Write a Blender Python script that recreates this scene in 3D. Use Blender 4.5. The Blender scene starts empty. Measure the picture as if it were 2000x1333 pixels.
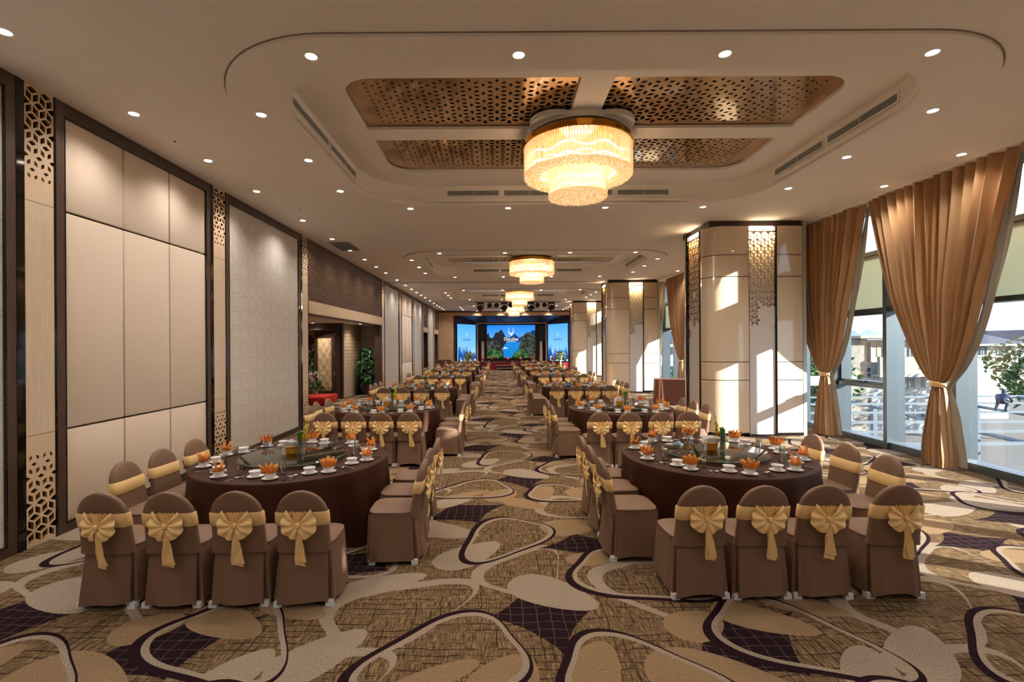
import bpy, bmesh, math, random
from mathutils import Matrix, Vector
random.seed(7)
PI = math.pi
sc = bpy.context.scene
col = sc.collection
# ------------------------------------------------------------------ camera, sky, sun, exposure
F_PX = 944.0                       # focal length in pixels of the 2000 px wide frame
VPX, VPY = 974.0, 673.0            # where the hall's axis meets the frame
CAM_H = 2.05
ROLL = math.radians(0.35)
cd = bpy.data.cameras.new('camera')
cam = bpy.data.objects.new('camera', cd); col.objects.link(cam)
cam.location = (0, 0, CAM_H); cam.rotation_euler = (PI/2, ROLL, 0)
cd.sensor_width = 36; cd.lens = F_PX/2000*36
cd.shift_x = (1000-VPX)/2000; cd.shift_y = (VPY-666.5)/2000
cd.clip_start = .05; cd.clip_end = 3000
sc.camera = cam

SUN_A, SUN_B, SUN_C = 1.0, .65, .42          # the light travels (-A, +B, -C)
SUN_DIR = Vector((-SUN_A, SUN_B, -SUN_C)).normalized()
w = bpy.data.worlds.new('sky'); sc.world = w; w.use_nodes = True
nt = w.node_tree; nt.nodes.clear()
out = nt.nodes.new('ShaderNodeOutputWorld'); bg = nt.nodes.new('ShaderNodeBackground')
tc = nt.nodes.new('ShaderNodeTexCoord'); sx = nt.nodes.new('ShaderNodeSeparateXYZ'); rp = nt.nodes.new('ShaderNodeValToRGB')
nt.links.new(tc.outputs['Generated'], sx.inputs[0]); nt.links.new(sx.outputs[2], rp.inputs[0])
rp.color_ramp.elements[0].position = 0.0; rp.color_ramp.elements[0].color = (.88, .94, 1.0, 1)     # hazy white horizon
rp.color_ramp.elements[1].position = .9; rp.color_ramp.elements[1].color = (.34, .56, .95, 1)
nt.links.new(rp.outputs[0], bg.inputs[0]); nt.links.new(bg.outputs[0], out.inputs[0])
bg.inputs[1].default_value = 1.45
sd = bpy.data.lights.new('sun', 'SUN'); sd.energy = 12.0; sd.angle = math.radians(.6); sd.color = (1, .93, .82)
so = bpy.data.objects.new('sun', sd); col.objects.link(so)
so.rotation_euler = SUN_DIR.to_track_quat('-Z', 'Y').to_euler(); so.location = (30, -20, 20)
sc.view_settings.view_transform = 'Standard'; sc.view_settings.look = 'None'
sc.view_settings.gamma = 1; sc.view_settings.use_curve_mapping = False
sc.view_settings.exposure = 0.72
sc.cycles.max_bounces = 6; sc.cycles.diffuse_bounces = 4; sc.cycles.glossy_bounces = 3
sc.cycles.use_adaptive_sampling = True; sc.cycles.adaptive_threshold = .12; sc.cycles.adaptive_min_samples = 16
sc.cycles.transparent_max_bounces = 12; sc.cycles.transmission_bounces = 2
sc.cycles.sample_clamp_indirect = 6; sc.cycles.caustics_reflective = False; sc.cycles.caustics_refractive = False
sc.cycles.use_denoising = True
SPOT_W = 46.0                      # watts of one recessed downlight
CHAND_W = 50.0                     # watts of one chandelier
WARM = (1.0, .92, .83)

# ------------------------------------------------------------------ colours and materials
def S(r, g, b):
    f = lambda c: c/12.92 if c <= .04045 else ((c+.055)/1.055)**2.4
    return (f(r/255), f(g/255), f(b/255))
class NT:
    """a small wrapper that writes node trees as expressions"""
    def __init__(self, t): self.t = t
    def n(self, kind, **kw):
        nd = self.t.nodes.new('ShaderNode'+kind)
        for k, v in kw.items(): setattr(nd, k, v)
        return nd
    def put(self, sock, val):
        if hasattr(val, 'is_output'): self.t.links.new(val, sock)
        elif val is not None: sock.default_value = val
    def m(self, op, a, b=None, c=None, clamp=False):
        nd = self.n('Math', operation=op); nd.use_clamp = clamp
        self.put(nd.inputs[0], a); self.put(nd.inputs[1], b); self.put(nd.inputs[2], c)
        return nd.outputs[0]
    def v(self, op, a, b=None, c=None):
        nd = self.n('VectorMath', operation=op)
        self.put(nd.inputs[0], a); self.put(nd.inputs[1], b)
        if c is not None: self.put(nd.inputs[2], c)
        return nd.outputs[1] if op in ('LENGTH', 'DOT_PRODUCT', 'DISTANCE') else nd.outputs[0]
    def mix(self, f, a, b):
        nd = self.n('Mix', data_type='RGBA')
        self.put(nd.inputs[0], f)
        self.put(nd.inputs[6], (*a, 1) if isinstance(a, tuple) and len(a) == 3 else a)
        self.put(nd.inputs[7], (*b, 1) if isinstance(b, tuple) and len(b) == 3 else b)
        return nd.outputs[2]
    def noise(self, vec, scale, detail=2, rough=.5):
        nd = self.n('TexNoise'); self.put(nd.inputs['Vector'], vec)
        nd.inputs['Scale'].default_value = scale; nd.inputs['Detail'].default_value = detail
        nd.inputs['Roughness'].default_value = rough
        return nd.outputs['Fac']
    def coord(self, which='Object'):
        return self.n('TexCoord').outputs[which]
    def mul(self, vec, s): return self.v('MULTIPLY', vec, s)
    def sep(self, vec):
        nd = self.n('SeparateXYZ'); self.put(nd.inputs[0], vec); return nd.outputs
    def ramp(self, f, stops):
        nd = self.n('ValToRGB'); self.put(nd.inputs[0], f); e = nd.color_ramp.elements
        while len(e) < len(stops): e.new(.5)
        for k, (p, c) in enumerate(stops): e[k].position = p; e[k].color = (*c, 1)
        return nd.outputs[0]
    def bump(self, h, strength, dist=.01):
        nd = self.n('Bump'); self.put(nd.inputs['Height'], h)
        nd.inputs['Strength'].default_value = strength; nd.inputs['Distance'].default_value = dist
        return nd.outputs[0]
MATS = {}
def new_mat(name):
    m = bpy.data.materials.new(name); m.use_nodes = True; MATS[name] = m
    t = NT(m.node_tree); b = m.node_tree.nodes['Principled BSDF']
    return m, t, b
def pset(b, **kw):
    names = {'rough': 'Roughness', 'metal': 'Metallic', 'spec': 'Specular IOR Level', 'coat': 'Coat Weight',
             'coatr': 'Coat Roughness', 'sheen': 'Sheen Weight', 'emit': 'Emission Strength', 'alpha': 'Alpha', 'trans': 'Transmission Weight', 'ior': 'IOR', 'aniso': 'Anisotropic'}
    for k, v in kw.items(): b.inputs[names[k]].default_value = v
def plain(name, c, var=.06, scale=6, bump=0, bscale=200, stretch=(1, 1, 1), **kw):
    """base colour with a little procedural variation, optional fine relief"""
    m, t, b = new_mat(name)
    p = t.mul(t.coord(), stretch)
    n = t.noise(p, scale, 3)
    lo = tuple(x*(1-var) for x in c); hi = tuple(min(1, x*(1+var)) for x in c)
    t.put(b.inputs['Base Color'], t.mix(n, lo, hi)); pset(b, **kw)
    if bump: t.put(b.inputs['Normal'], t.bump(t.noise(p, bscale, 2), bump))
    return m
def grain(name, c0, c1, stretch, scale=8, rough=.5, bump=.1, **kw):
    """wood: noise drawn out along the grain"""
    m, t, b = new_mat(name)
    p = t.mul(t.coord(), stretch)
    n = t.noise(p, scale, 5, .65); n2 = t.noise(p, scale*4, 3, .6)
    f = t.m('ADD', t.m('MULTIPLY', n, .65), t.m('MULTIPLY', n2, .35))
    t.put(b.inputs['Base Color'], t.ramp(f, [(.3, c0), (.7, c1)])); pset(b, rough=rough, **kw)
    t.put(b.inputs['Normal'], t.bump(f, bump, .004))
    return m
def glow(name, c, strength, c2=None, scale=5):
    m, t, b = new_mat(name)
    cc = t.mix(t.noise(t.coord(), scale, 3), c, c2 or c)
    t.put(b.inputs['Base Color'], cc); t.put(b.inputs['Emission Color'], cc); pset(b, emit=strength, rough=.4)
    return m
def clear(name, tint, f0=.05, f1=.9, power=4.0, rough=0.0):
    """clear sheet: see-through, mirroring more at a slant"""
    m, t, b = new_mat(name); m.node_tree.nodes.remove(b)
    o = m.node_tree.nodes['Material Output']
    tr = t.n('BsdfTransparent'); gl = t.n('BsdfGlossy'); mx = t.n('MixShader'); lw = t.n('LayerWeight'); lw.inputs[0].default_value = .5
    t.put(tr.inputs[0], (*tint, 1)); gl.inputs['Roughness'].default_value = rough
    t.put(mx.inputs[0], t.m('MULTIPLY_ADD', t.m('POWER', lw.outputs['Facing'], power), f1-f0, f0))
    t.put(mx.inputs[1], tr.outputs[0]); t.put(mx.inputs[2], gl.outputs[0]); t.put(o.inputs[0], mx.outputs[0])
    return m

plain('edge_shade', S(140, 128, 116), .03, rough=.8)  # dark grey paints the shade line round each tray ring
plain('ceiling', S(245, 238, 231), .02, 2, rough=.9)
plain('plaster', S(244, 239, 232), .02, 2, rough=.85)
plain('vent_dark', S(70, 62, 55), .1, rough=.6)
plain('void_shade', S(22, 18, 15), .1, rough=.9)  # near-black stands for the shade inside holes and cavities
grain('wood_dark', S(58, 41, 33), S(92, 68, 55), (9, 9, .7), 6, .45)
grain('wood_dark_flat', S(52, 37, 30), S(84, 62, 50), (9, .7, 9), 6, .45)
grain('wood_slat', S(86, 62, 48), S(120, 90, 70), (9, .7, 9), 6, .45)
grain('wood_pale', S(205, 182, 156), S(226, 206, 182), (7, 7, .5), 5, .45, .05)
grain('wood_stage', S(190, 152, 112), S(212, 176, 136), (10, 10, .4), 5, .5, .05)
plain('black_gloss', S(14, 12, 11), .1, rough=.06, spec=.6)
plain('fabric_cream', S(222, 202, 182), .03, 3, .12, 500, rough=.85, sheen=.3)
plain('beige_paint', S(214, 188, 156), .03, rough=.7)
plain('lattice_wood', S(218, 192, 162), .05, rough=.55)
plain('lattice_white', S(208, 202, 200), .02, rough=.45)
plain('lattice_back', S(244, 232, 214), .02, rough=.6)
plain('hole_edge', S(160, 120, 60), .05, rough=.6)
grain('lacquer', S(206, 186, 160), S(226, 209, 187), (26, 26, .35), 6, .18, 0, coat=1.0, coatr=.02)
plain('bronze_mirror', S(186, 150, 106), .04, 3, rough=.10, metal=.45, coat=.6, coatr=.02)
plain('gold', S(220, 160, 60), .05, rough=.15, metal=1)
plain('alu', S(86, 96, 104), .04, 8, rough=.35, metal=.5)
plain('alu_pale', S(188, 194, 198), .04, 8, rough=.4, metal=.3)
plain('cover_brown', S(126, 98, 80), .05, 8, .06, 350, rough=.55, spec=.35)
plain('cloth_brown', S(62, 33, 21), .06, 5, .05, 350, rough=.55, spec=.2)
plain('sash_gold', S(238, 202, 140), .06, 12, .08, 120, rough=.34, sheen=.1)
plain('bow_gold', S(250, 214, 148), .05, 14, rough=.32, sheen=.1)
plain('foot_white', S(225, 228, 232), .03, rough=.5)
plain('china', S(240, 240, 240), .01, rough=.12, coat=.5)
plain('napkin', S(238, 160, 70), .08, 40, rough=.6, sheen=.2)
plain('steel', S(205, 205, 205), .03, rough=.15, metal=1)
plain('ebony', S(38, 30, 27), .1, rough=.35)
plain('basket', S(222, 160, 44), .12, 60, rough=.5)
plain('tissue', S(244, 244, 246), .01, rough=.9)
plain('stem_green', S(72, 130, 44), .25, 30, rough=.45)
plain('petal_yellow', S(236, 216, 62), .1, 30, rough=.5)
plain('petal_white', S(238, 232, 222), .05, 30, rough=.6)
plain('leaf_green', S(44, 88, 34), .35, 12, rough=.35)
plain('leaf_rust', S(120, 70, 40), .3, 12, rough=.5)
plain('pot_dark', S(52, 44, 44), .08, rough=.3)
plain('red_carpet', S(196, 40, 24), .08, 40, .1, 400, rough=.9)
plain('stage_red', S(122, 20, 24), .1, 20, .1, 400, rough=.9)
plain('tuft', S(226, 196, 148), .03, rough=.6)
plain('black_gear', S(24, 24, 26), .1, rough=.5)
plain('stage_dark', S(56, 38, 30), .12, 4, rough=.5)
plain('curtain', S(176, 136, 94), .06, 4, .08, 300, (1, 1, .2), rough=.55, sheen=.25)
plain('lining', S(150, 142, 130), .05, 4, rough=.6)
plain('tieback', S(222, 178, 122), .05, rough=.6)
plain('ext_ground', S(104, 99, 93), .15, .6, rough=.9)
plain('ext_white', S(160, 161, 160), .02, .4, rough=.8)
plain('ext_cream', S(148, 141, 128), .03, .4, rough=.8)
plain('ext_roof', S(62, 70, 84), .08, 4, rough=.8)
plain('ext_steel', S(92, 104, 114), .03, 3, rough=.5)
plain('ext_glass', S(48, 62, 72), .1, 3, rough=.15)
plain('ext_tree', S(70, 98, 44), .35, 1.2, rough=.7)
plain('mountain', S(122, 142, 168), .05, .01, rough=1)  # distance haze is put into this pale blue
plain('person_dark', S(44, 54, 78), .1, 8, rough=.8)
clear('pane', (.94, .97, .98), .04, .7, 4)
clear('tumbler', (.95, .96, .96), .16, .95, 1.5, .04)
clear('table_glass', (.55, .60, .56), .08, .85, 3)
plain('glass_rim', S(120, 160, 150), .05, rough=.1)
plain('ring_white', S(200, 200, 192), .03, rough=.4)
glow('lamp_lens', (1.0, .86, .66), 14)
glow('led_strip', (1.0, .82, .55), 9)
glow('wave_glint', (1.0, .88, .68), 4)  # glow stands in for LED reflections in the crystal
def mk_crystal():
    m, t, b = new_mat('crystal')
    n = t.noise(t.mul(t.coord(), (30, 30, 6)), 4, 2)
    t.put(b.inputs['Base Color'], t.mix(n, S(220, 176, 116), S(255, 240, 214)))
    t.put(b.inputs['Emission Color'], t.mix(n, S(236, 168, 88), S(255, 228, 184)))
    pset(b, rough=.08, spec=.8, emit=.30, alpha=.8)  # emission stands in for lamplight caught in the rods
    m2, t, b = new_mat('bead')
    v = t.n('TexVoronoi'); t.put(v.inputs['Vector'], t.coord()); v.inputs['Scale'].default_value = 46
    t.put(b.inputs['Base Color'], t.mix(v.outputs[0], S(255, 236, 200), S(190, 140, 70)))
    t.put(b.inputs['Emission Color'], t.mix(t.m('MULTIPLY', v.outputs[0], 1.3, clamp=True), S(255, 238, 204), S(196, 140, 64)))
    pset(b, rough=.1, spec=.8, emit=.55)  # beads glow in place of the lamplight they scatter
    t.put(b.inputs['Normal'], t.bump(v.outputs[0], .8, .02))
mk_crystal()
def mk_blind():
    m, t, b = new_mat('blind'); o = m.node_tree.nodes['Material Output']
    tl = t.n('BsdfTranslucent'); mx = t.n('MixShader'); tl.inputs[0].default_value = (*S(232, 236, 222), 1)
    t.put(b.inputs['Base Color'], t.mix(t.noise(t.coord(), 30), S(226, 230, 216), S(236, 238, 226))); pset(b, rough=.8)
    mx.inputs[0].default_value = .28
    t.put(mx.inputs[1], b.outputs[0]); t.put(mx.inputs[2], tl.outputs[0]); t.put(o.inputs[0], mx.outputs[0])
mk_blind()
def mk_stone():
    m, t, b = new_mat('ext_stone')
    br = t.n('TexBrick'); sx = t.sep(t.coord()); cb = t.n('CombineXYZ'); t.put(cb.inputs[0], sx[0]); t.put(cb.inputs[1], sx[2])
    t.put(br.inputs['Vector'], cb.outputs[0]); br.inputs['Scale'].default_value = 2.2
    br.inputs['Color1'].default_value = (*S(146, 141, 132), 1); br.inputs['Color2'].default_value = (*S(128, 123, 116), 1)
    br.inputs['Mortar'].default_value = (*S(108, 103, 98), 1); br.inputs['Mortar Size'].default_value = .012
    t.put(b.inputs['Base Color'], br.outputs[0]); pset(b, rough=.9)
mk_stone()
def mk_wallpaper():
    """cream paper printed with rounded squares, big and small in turn"""
    m, t, b = new_mat('wallpaper')
    x, y, z = t.sep(t.coord())
    c = .30
    a = t.m('DIVIDE', t.m('ADD', y, x), c); d = t.m('DIVIDE', z, c)
    ia = t.m('FLOOR', a); idd = t.m('FLOOR', d)
    par = t.m('ABSOLUTE', t.m('SUBTRACT', t.m('MULTIPLY', t.m('FRACT', t.m('MULTIPLY', t.m('ADD', ia, idd), .5)), 2), 0))
    fa = t.m('ABSOLUTE', t.m('SUBTRACT', t.m('FRACT', a), .5)); fd = t.m('ABSOLUTE', t.m('SUBTRACT', t.m('FRACT', d), .5))
    def rbox(h, r):
        qx = t.m('MAXIMUM', t.m('SUBTRACT', fa, h-r), 0); qy = t.m('MAXIMUM', t.m('SUBTRACT', fd, h-r), 0)
        return t.m('SUBTRACT', t.m('SQRT', t.m('ADD', t.m('MULTIPLY', qx, qx), t.m('MULTIPLY', qy, qy))), r)
    def line(s, o, wd): return t.m('LESS_THAN', t.m('ABSOLUTE', t.m('ADD', s, o)), wd)
    big = t.m('MAXIMUM', line(rbox(.47, .16), 0, .013), line(rbox(.47, .16), .07, .011))
    sml = t.m('MAXIMUM', line(rbox(.38, .05), 0, .012), line(rbox(.30, .03), 0, .010))
    ln = t.m('ADD', t.m('MULTIPLY', big, par), t.m('MULTIPLY', sml, t.m('SUBTRACT', 1, par)))
    base = t.mix(t.noise(t.coord(), 160, 2), S(206, 199, 190), S(224, 217, 208))
    t.put(b.inputs['Base Color'], t.mix(t.m('MULTIPLY', ln, .7), base, S(176, 160, 142))); pset(b, rough=.6)
    t.put(b.inputs['Normal'], t.bump(ln, .25, .004))
mk_wallpaper()
def mk_carpet():
    """woven carpet; motif tile 3.98 x 3.65 m, measured on the floor"""
    m, t, b = new_mat('carpet')
    p = t.coord()
    TX, TY = 3.98, 3.65
    p2 = p
    def local(cx, cy, a, bb, ang):
        q = t.v('SUBTRACT', p2, (cx, cy, 0))
        wr = t.n('VectorMath', operation='WRAP'); t.put(wr.inputs[0], q)
        wr.inputs[1].default_value = (TX/2, TY/2, 1); wr.inputs[2].default_value = (-TX/2, -TY/2, -1)
        mp = t.n('Mapping', vector_type='TEXTURE'); t.put(mp.inputs[0], wr.outputs[0])
        mp.inputs['Rotation'].default_value = (0, 0, math.radians(ang)); mp.inputs['Scale'].default_value = (a, bb, 1)
        return t.sep(mp.outputs[0])[:2]
    def blob(cx, cy, a, bb, ang, k=0.0):
        x, y = local(cx, cy, a, bb, ang)
        yy = t.m('MULTIPLY', y, t.m('MULTIPLY_ADD', x, k, 1.0)) if k else y
        return t.m('ADD', t.m('MULTIPLY', x, x), t.m('MULTIPLY', yy, yy))          # < 1 inside
    def tri(cx, cy, a, bb, ang, k):
        """rounded three-cornered outline"""
        x, y = local(cx, cy, a, bb, ang)
        xx = t.m('MULTIPLY', x, x); yy = t.m('MULTIPLY', y, y); r2 = t.m('ADD', xx, yy)
        lobe = t.m('DIVIDE', t.m('MULTIPLY', x, t.m('MULTIPLY_ADD', yy, -3.0, xx)), r2)
        return t.m('MULTIPLY_ADD', lobe, -k, t.m('SQRT', r2))
    def star(cx, cy, a, bb, ang, k):
        """hollow-sided patch"""
        x, y = local(cx, cy, a, bb, ang)
        return t.m('ADD', t.m('POWER', t.m('ABSOLUTE', x), .72), t.m('POWER', t.m('ABSOLUTE', y), .72))
    ins = lambda d, lim=1.0: t.m('LESS_THAN', d, lim)
    # woven ground
    x, y, z = t.sep(p)
    nA = t.noise(t.mul(p, (70, 6, 1)), 1.6, 3, .7); nB = t.noise(t.mul(p, (5, 80, 1)), 1.6, 3, .7)
    ground = t.ramp(t.m('MULTIPLY_ADD', nA, .6, t.m('MULTIPLY', nB, .4)), [(.36, S(38, 29, 23)), (.49, S(104, 84, 62)), (.62, S(156, 131, 100))])
    wv = t.m('ADD', y, t.m('MULTIPLY', t.noise(t.mul(p, (4, 4, 1)), 1, 2), .08))
    thr = t.m('LESS_THAN', t.m('FRACT', t.m('MULTIPLY', wv, 14)), .13)
    thr = t.m('MULTIPLY', thr, t.m('GREATER_THAN', t.noise(t.mul(p, (1.6, 7, 1)), 1, 1), .5))
    wx = t.m('ADD', x, t.m('MULTIPLY', t.noise(t.mul(p, (4, 4, 1)), 1, 2), .06))
    thx = t.m('MULTIPLY', t.m('LESS_THAN', t.m('FRACT', t.m('MULTIPLY', wx, 16)), .13), t.m('GREATER_THAN', t.noise(t.mul(p, (7, 1.4, 1)), 1, 1), .54))
    ground = t.mix(t.m('MULTIPLY', t.m('MAXIMUM', thr, thx), .85), ground, S(34, 24, 20))
    speck = t.noise(t.mul(p, (160, 50, 1)), 1.3, 2, .6)
    light = t.ramp(speck, [(.35, S(126, 112, 98)), (.65, S(170, 154, 138))])
    tan = t.ramp(speck, [(.35, S(120, 98, 74)), (.65, S(158, 132, 104))])
    gl = t.m('MAXIMUM', t.m('LESS_THAN', t.m('FRACT', t.m('MULTIPLY', wx, 10)), .08), t.m('LESS_THAN', t.m('FRACT', t.m('MULTIPLY', wv, 10)), .08))
    purple = t.mix(t.m('MULTIPLY', gl, .5), t.ramp(speck, [(.35, S(20, 12, 15)), (.65, S(48, 33, 37))]), S(104, 84, 84))
    c = ground
    L = [(-.80, 3.75, .62, .42, 35, .2), (1.30, 4.05, .62, .40, -62, .15), (-1.55, 5.3, .75, .5, 20, .2), (2.35, 4.75, .65, .5, -30, .2), (.2, 4.4, .5, .35, 60, .2), (.95, 6.05, .55, .38, -20, .2), (-1.2, 2.9, .5, .36, 30, .2)]
    for a in L:                                                                     # broad pale loops
        d = tri(*a[:5], .15); d2 = tri(a[0]+.04, a[1]-.03, a[2]*.86, a[3]*.83, a[4], .15)
        c = t.mix(t.m('MULTIPLY', ins(d), t.m('GREATER_THAN', d2, 1)), c, light)
    for a in [(-2.30, 3.30, .52, .30, 15, .3), (.34, 3.70, .42, .33, 80, .2), (.84, 4.93, .36, .24, -10, .2), (-.43, 5.90, .46, .30, 10, .3), (2.1, 5.55, .5, .3, -20, .3), (-1.3, 4.55, .34, .25, 40, .2)]:
        c = t.mix(ins(star(a[0], a[1], a[2]*1.35, a[3]*1.4, a[4]+20, 0)), c, purple)
    for (a, k) in [((.43, 3.98, .40, .22, -35, .3), 0), ((1.42, 3.52, .24, .18, 30, .2), 1), ((1.95, 3.58, .36, .17, -28, .3), 1), ((.57, 3.02, .34, .18, 65, .3), 1),
                   ((1.38, 2.90, .50, .26, -25, .3), 1), ((.02, 2.92, .30, .21, 60, .2), 1), ((.79, 5.42, .34, .22, 15, .3), 1), ((.92, 4.62, .30, .14, 10, .2), 1),
                   ((-.62, 5.32, .42, .20, -20, .4), 0), ((-.62, 6.30, .32, .15, 40, .3), 0), ((-.30, 4.72, .40, .20, 45, .3), 0), ((-1.2, 3.2, .36, .18, 50, .3), 0),
                   ((-.45, 2.95, .36, .10, 30, 0), 1), ((2.45, 5.1, .36, .2, 30, .3), 1), ((-1.75, 6.1, .4, .22, -30, .3), 0), ((2.3, 3.0, .3, .16, 60, .2), 0), ((-1.0, 4.15, .38, .15, 25, .3), 0), ((1.72, 4.62, .38, .18, -45, .3), 0), ((-1.62, 3.78, .32, .14, -25, .3), 1),
                   ((2.2, 4.2, .32, .17, 35, .3), 1), ((1.55, 5.95, .46, .2, 22, .3), 0), ((.32, 6.2, .30, .16, -35, .3), 1), ((-1.15, 5.85, .3, .14, 65, .2), 1)]:
        c = t.mix(ins(blob(*a)), c, tan if k else light)
    for a in [(2.03, 3.38, .60, .44, -40, .25), (-.36, 3.18, .58, .44, 25, -.25), (.84, 2.98, .54, .40, -20, .3), (1.18, 4.28, .62, .46, -30, .3), (.05, 5.15, .62, .42, 60, -.25), (-1.9, 4.9, .6, .45, 20, .3), (2.4, 6.1, .55, .4, -30, .25)]:
        k = .16 if a[5] > 0 else -.16
        d0 = tri(*a[:5], k); d1 = tri(a[0]+.022, a[1]+.01, a[2]-.042, a[3]-.042, a[4], k); d2 = tri(a[0]+.022, a[1]+.01, a[2]-.084, a[3]-.084, a[4], k)
        c = t.mix(t.m('MULTIPLY', ins(d1), t.m('GREATER_THAN', d2, 1)), c, light)
        c = t.mix(t.m('MULTIPLY', ins(d0), t.m('GREATER_THAN', d1, 1)), c, S(40, 24, 30))
    t.put(b.inputs['Base Color'], c); pset(b, rough=1, spec=.04)
    t.put(b.inputs['Normal'], t.bump(speck, .35, .006))
mk_carpet()
# ------------------------------------------------------------------ mesh helpers
class MB:
    def __init__(self): self.v = []; self.f = []; self.mi = []; self.cur = 0
    def add(self, vs, fs, M=None):
        o = len(self.v)
        self.v += [tuple(M @ Vector(p)) for p in vs] if M else [tuple(p) for p in vs]
        self.f += [tuple(i+o for i in f) for f in fs]; self.mi += [self.cur]*len(fs)
        return self
    def box(self, x0, x1, y0, y1, z0, z1, M=None):
        return self.add([(x, y, z) for x in (x0, x1) for y in (y0, y1) for z in (z0, z1)],
                        [(0, 1, 3, 2), (4, 6, 7, 5), (0, 4, 5, 1), (2, 3, 7, 6), (0, 2, 6, 4), (1, 5, 7, 3)], M)
    def cham(self, x0, x1, y0, y1, z0, z1, c, M=None):
        """box with chamfered edges"""
        vs = []; fs = []
        bm = bmesh.new(); bmesh.ops.create_cube(bm, size=1)
        for v in bm.verts: v.co = Vector(((x0+x1)/2+v.co.x*(x1-x0), (y0+y1)/2+v.co.y*(y1-y0), (z0+z1)/2+v.co.z*(z1-z0)))
        bmesh.ops.bevel(bm, geom=bm.edges[:], offset=c, segments=2, affect='EDGES', profile=.5)
        bm.verts.index_update()
        self.add([v.co.copy() for v in bm.verts], [[v.index for v in f.verts] for f in bm.faces], M); bm.free()
        return self
    def lathe(self, prof, n=16, M=None, c0=False, c1=False):
        vs = [(r*math.cos(2*PI*k/n), r*math.sin(2*PI*k/n), z) for r, z in prof for k in range(n)]
        fs = [(i*n+k, i*n+(k+1) % n, (i+1)*n+(k+1) % n, (i+1)*n+k) for i in range(len(prof)-1) for k in range(n)]
        if c0: fs.append(tuple(range(n-1, -1, -1)))
        if c1: fs.append(tuple((len(prof)-1)*n+k for k in range(n)))
        return self.add(vs, fs, M)
    def tube(self, pts, r, n=6, cap=True, M=None):
        pts = [Vector(p) for p in pts]; vs = []; fs = []
        rs = r if isinstance(r, (list, tuple)) else [r]*len(pts)
        up = Vector((.13, .31, .94))
        for i, p in enumerate(pts):
            d = (pts[min(i+1, len(pts)-1)]-pts[max(i-1, 0)]).normalized()
            a = d.cross(up)
            if a.length < .05: a = d.cross(Vector((1, 0, 0)))
            a.normalize(); b = d.cross(a)
            vs += [p+(a*math.cos(2*PI*k/n)+b*math.sin(2*PI*k/n))*rs[i] for k in range(n)]
        m = len(pts)
        fs = [(i*n+k, i*n+(k+1) % n, (i+1)*n+(k+1) % n, (i+1)*n+k) for i in range(m-1) for k in range(n)]
        if cap: fs += [tuple(range(n-1, -1, -1)), tuple((m-1)*n+k for k in range(n))]
        return self.add(vs, fs, M)
    def grid(self, fn, nu, nv, closed=False, M=None):
        """fn(u, v) with u, v in 0..1; closed wraps u"""
        cu = nu if closed else nu+1
        vs = [fn(i/nu, j/nv) for j in range(nv+1) for i in range(cu)]
        fs = [(j*cu+i, j*cu+(i+1) % cu, (j+1)*cu+(i+1) % cu, (j+1)*cu+i) for j in range(nv) for i in range(nu)]
        return self.add(vs, fs, M)
    def prism(self, poly, axis, a, b):
        """2D polygon drawn out along an axis: 'x' (y,z), 'y' (x,z), 'z' (x,y)"""
        P = {'x': lambda u, v, t: (t, u, v), 'y': lambda u, v, t: (u, t, v), 'z': lambda u, v, t: (u, v, t)}[axis]
        n = len(poly)
        vs = [P(u, v, a) for u, v in poly]+[P(u, v, b) for u, v in poly]
        return self.add(vs, [tuple(range(n)), tuple(range(2*n-1, n-1, -1))]+[(k, k+n, (k+1) % n+n, (k+1) % n) for k in range(n)])
    def mesh(self, name, mat, smooth=35):
        me = bpy.data.meshes.new(name); me.from_pydata(self.v, [], self.f)
        mats = mat if isinstance(mat, (list, tuple)) else [mat]
        for m in mats: me.materials.append(MATS[m])
        if len(mats) > 1:
            for p, i in zip(me.polygons, self.mi): p.material_index = i
        if smooth:
            me.shade_smooth(); me.set_sharp_from_angle(angle=math.radians(smooth))
        me.update(); return me
    def build(self, name, mat, parent=None, smooth=35, loc=None, rz=0):
        return link(name, self.mesh(name, mat, smooth), parent, loc, rz)
def link(name, data, parent=None, loc=None, rz=0):
    o = bpy.data.objects.new(name, data); col.objects.link(o)
    if parent: o.parent = parent
    if loc: o.location = loc
    if rz: o.rotation_euler = (0, 0, rz)
    return o
def tag(o, label=None, cat=None, group=None, kind=None):
    if label: o['label'] = label
    if cat: o['category'] = cat
    if group: o['group'] = group
    if kind: o['kind'] = kind
    return o
def thing(name, label, cat, loc=(0, 0, 0), rz=0, group=None):
    return tag(link(name, None, None, loc, rz), label, cat, group)
def struct(name, label=None, loc=None):
    return tag(link(name, None, None, loc), label, None, None, 'structure')
def copy_tree(o, parent=None, kids=None):
    kids = kids if kids is not None else KIDS
    c = o.copy(); col.objects.link(c); c.parent = parent
    for ch in kids(o): copy_tree(ch, c, kids)
    return c
def KIDS(o): return list(o.children)
def Mt(x=0, y=0, z=0, rz=0, rx=0, ry=0, s=1):
    return Matrix.Translation((x, y, z)) @ Matrix.Rotation(rz, 4, 'Z') @ Matrix.Rotation(ry, 4, 'Y') @ Matrix.Rotation(rx, 4, 'X') @ Matrix.Scale(s, 4)
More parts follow.
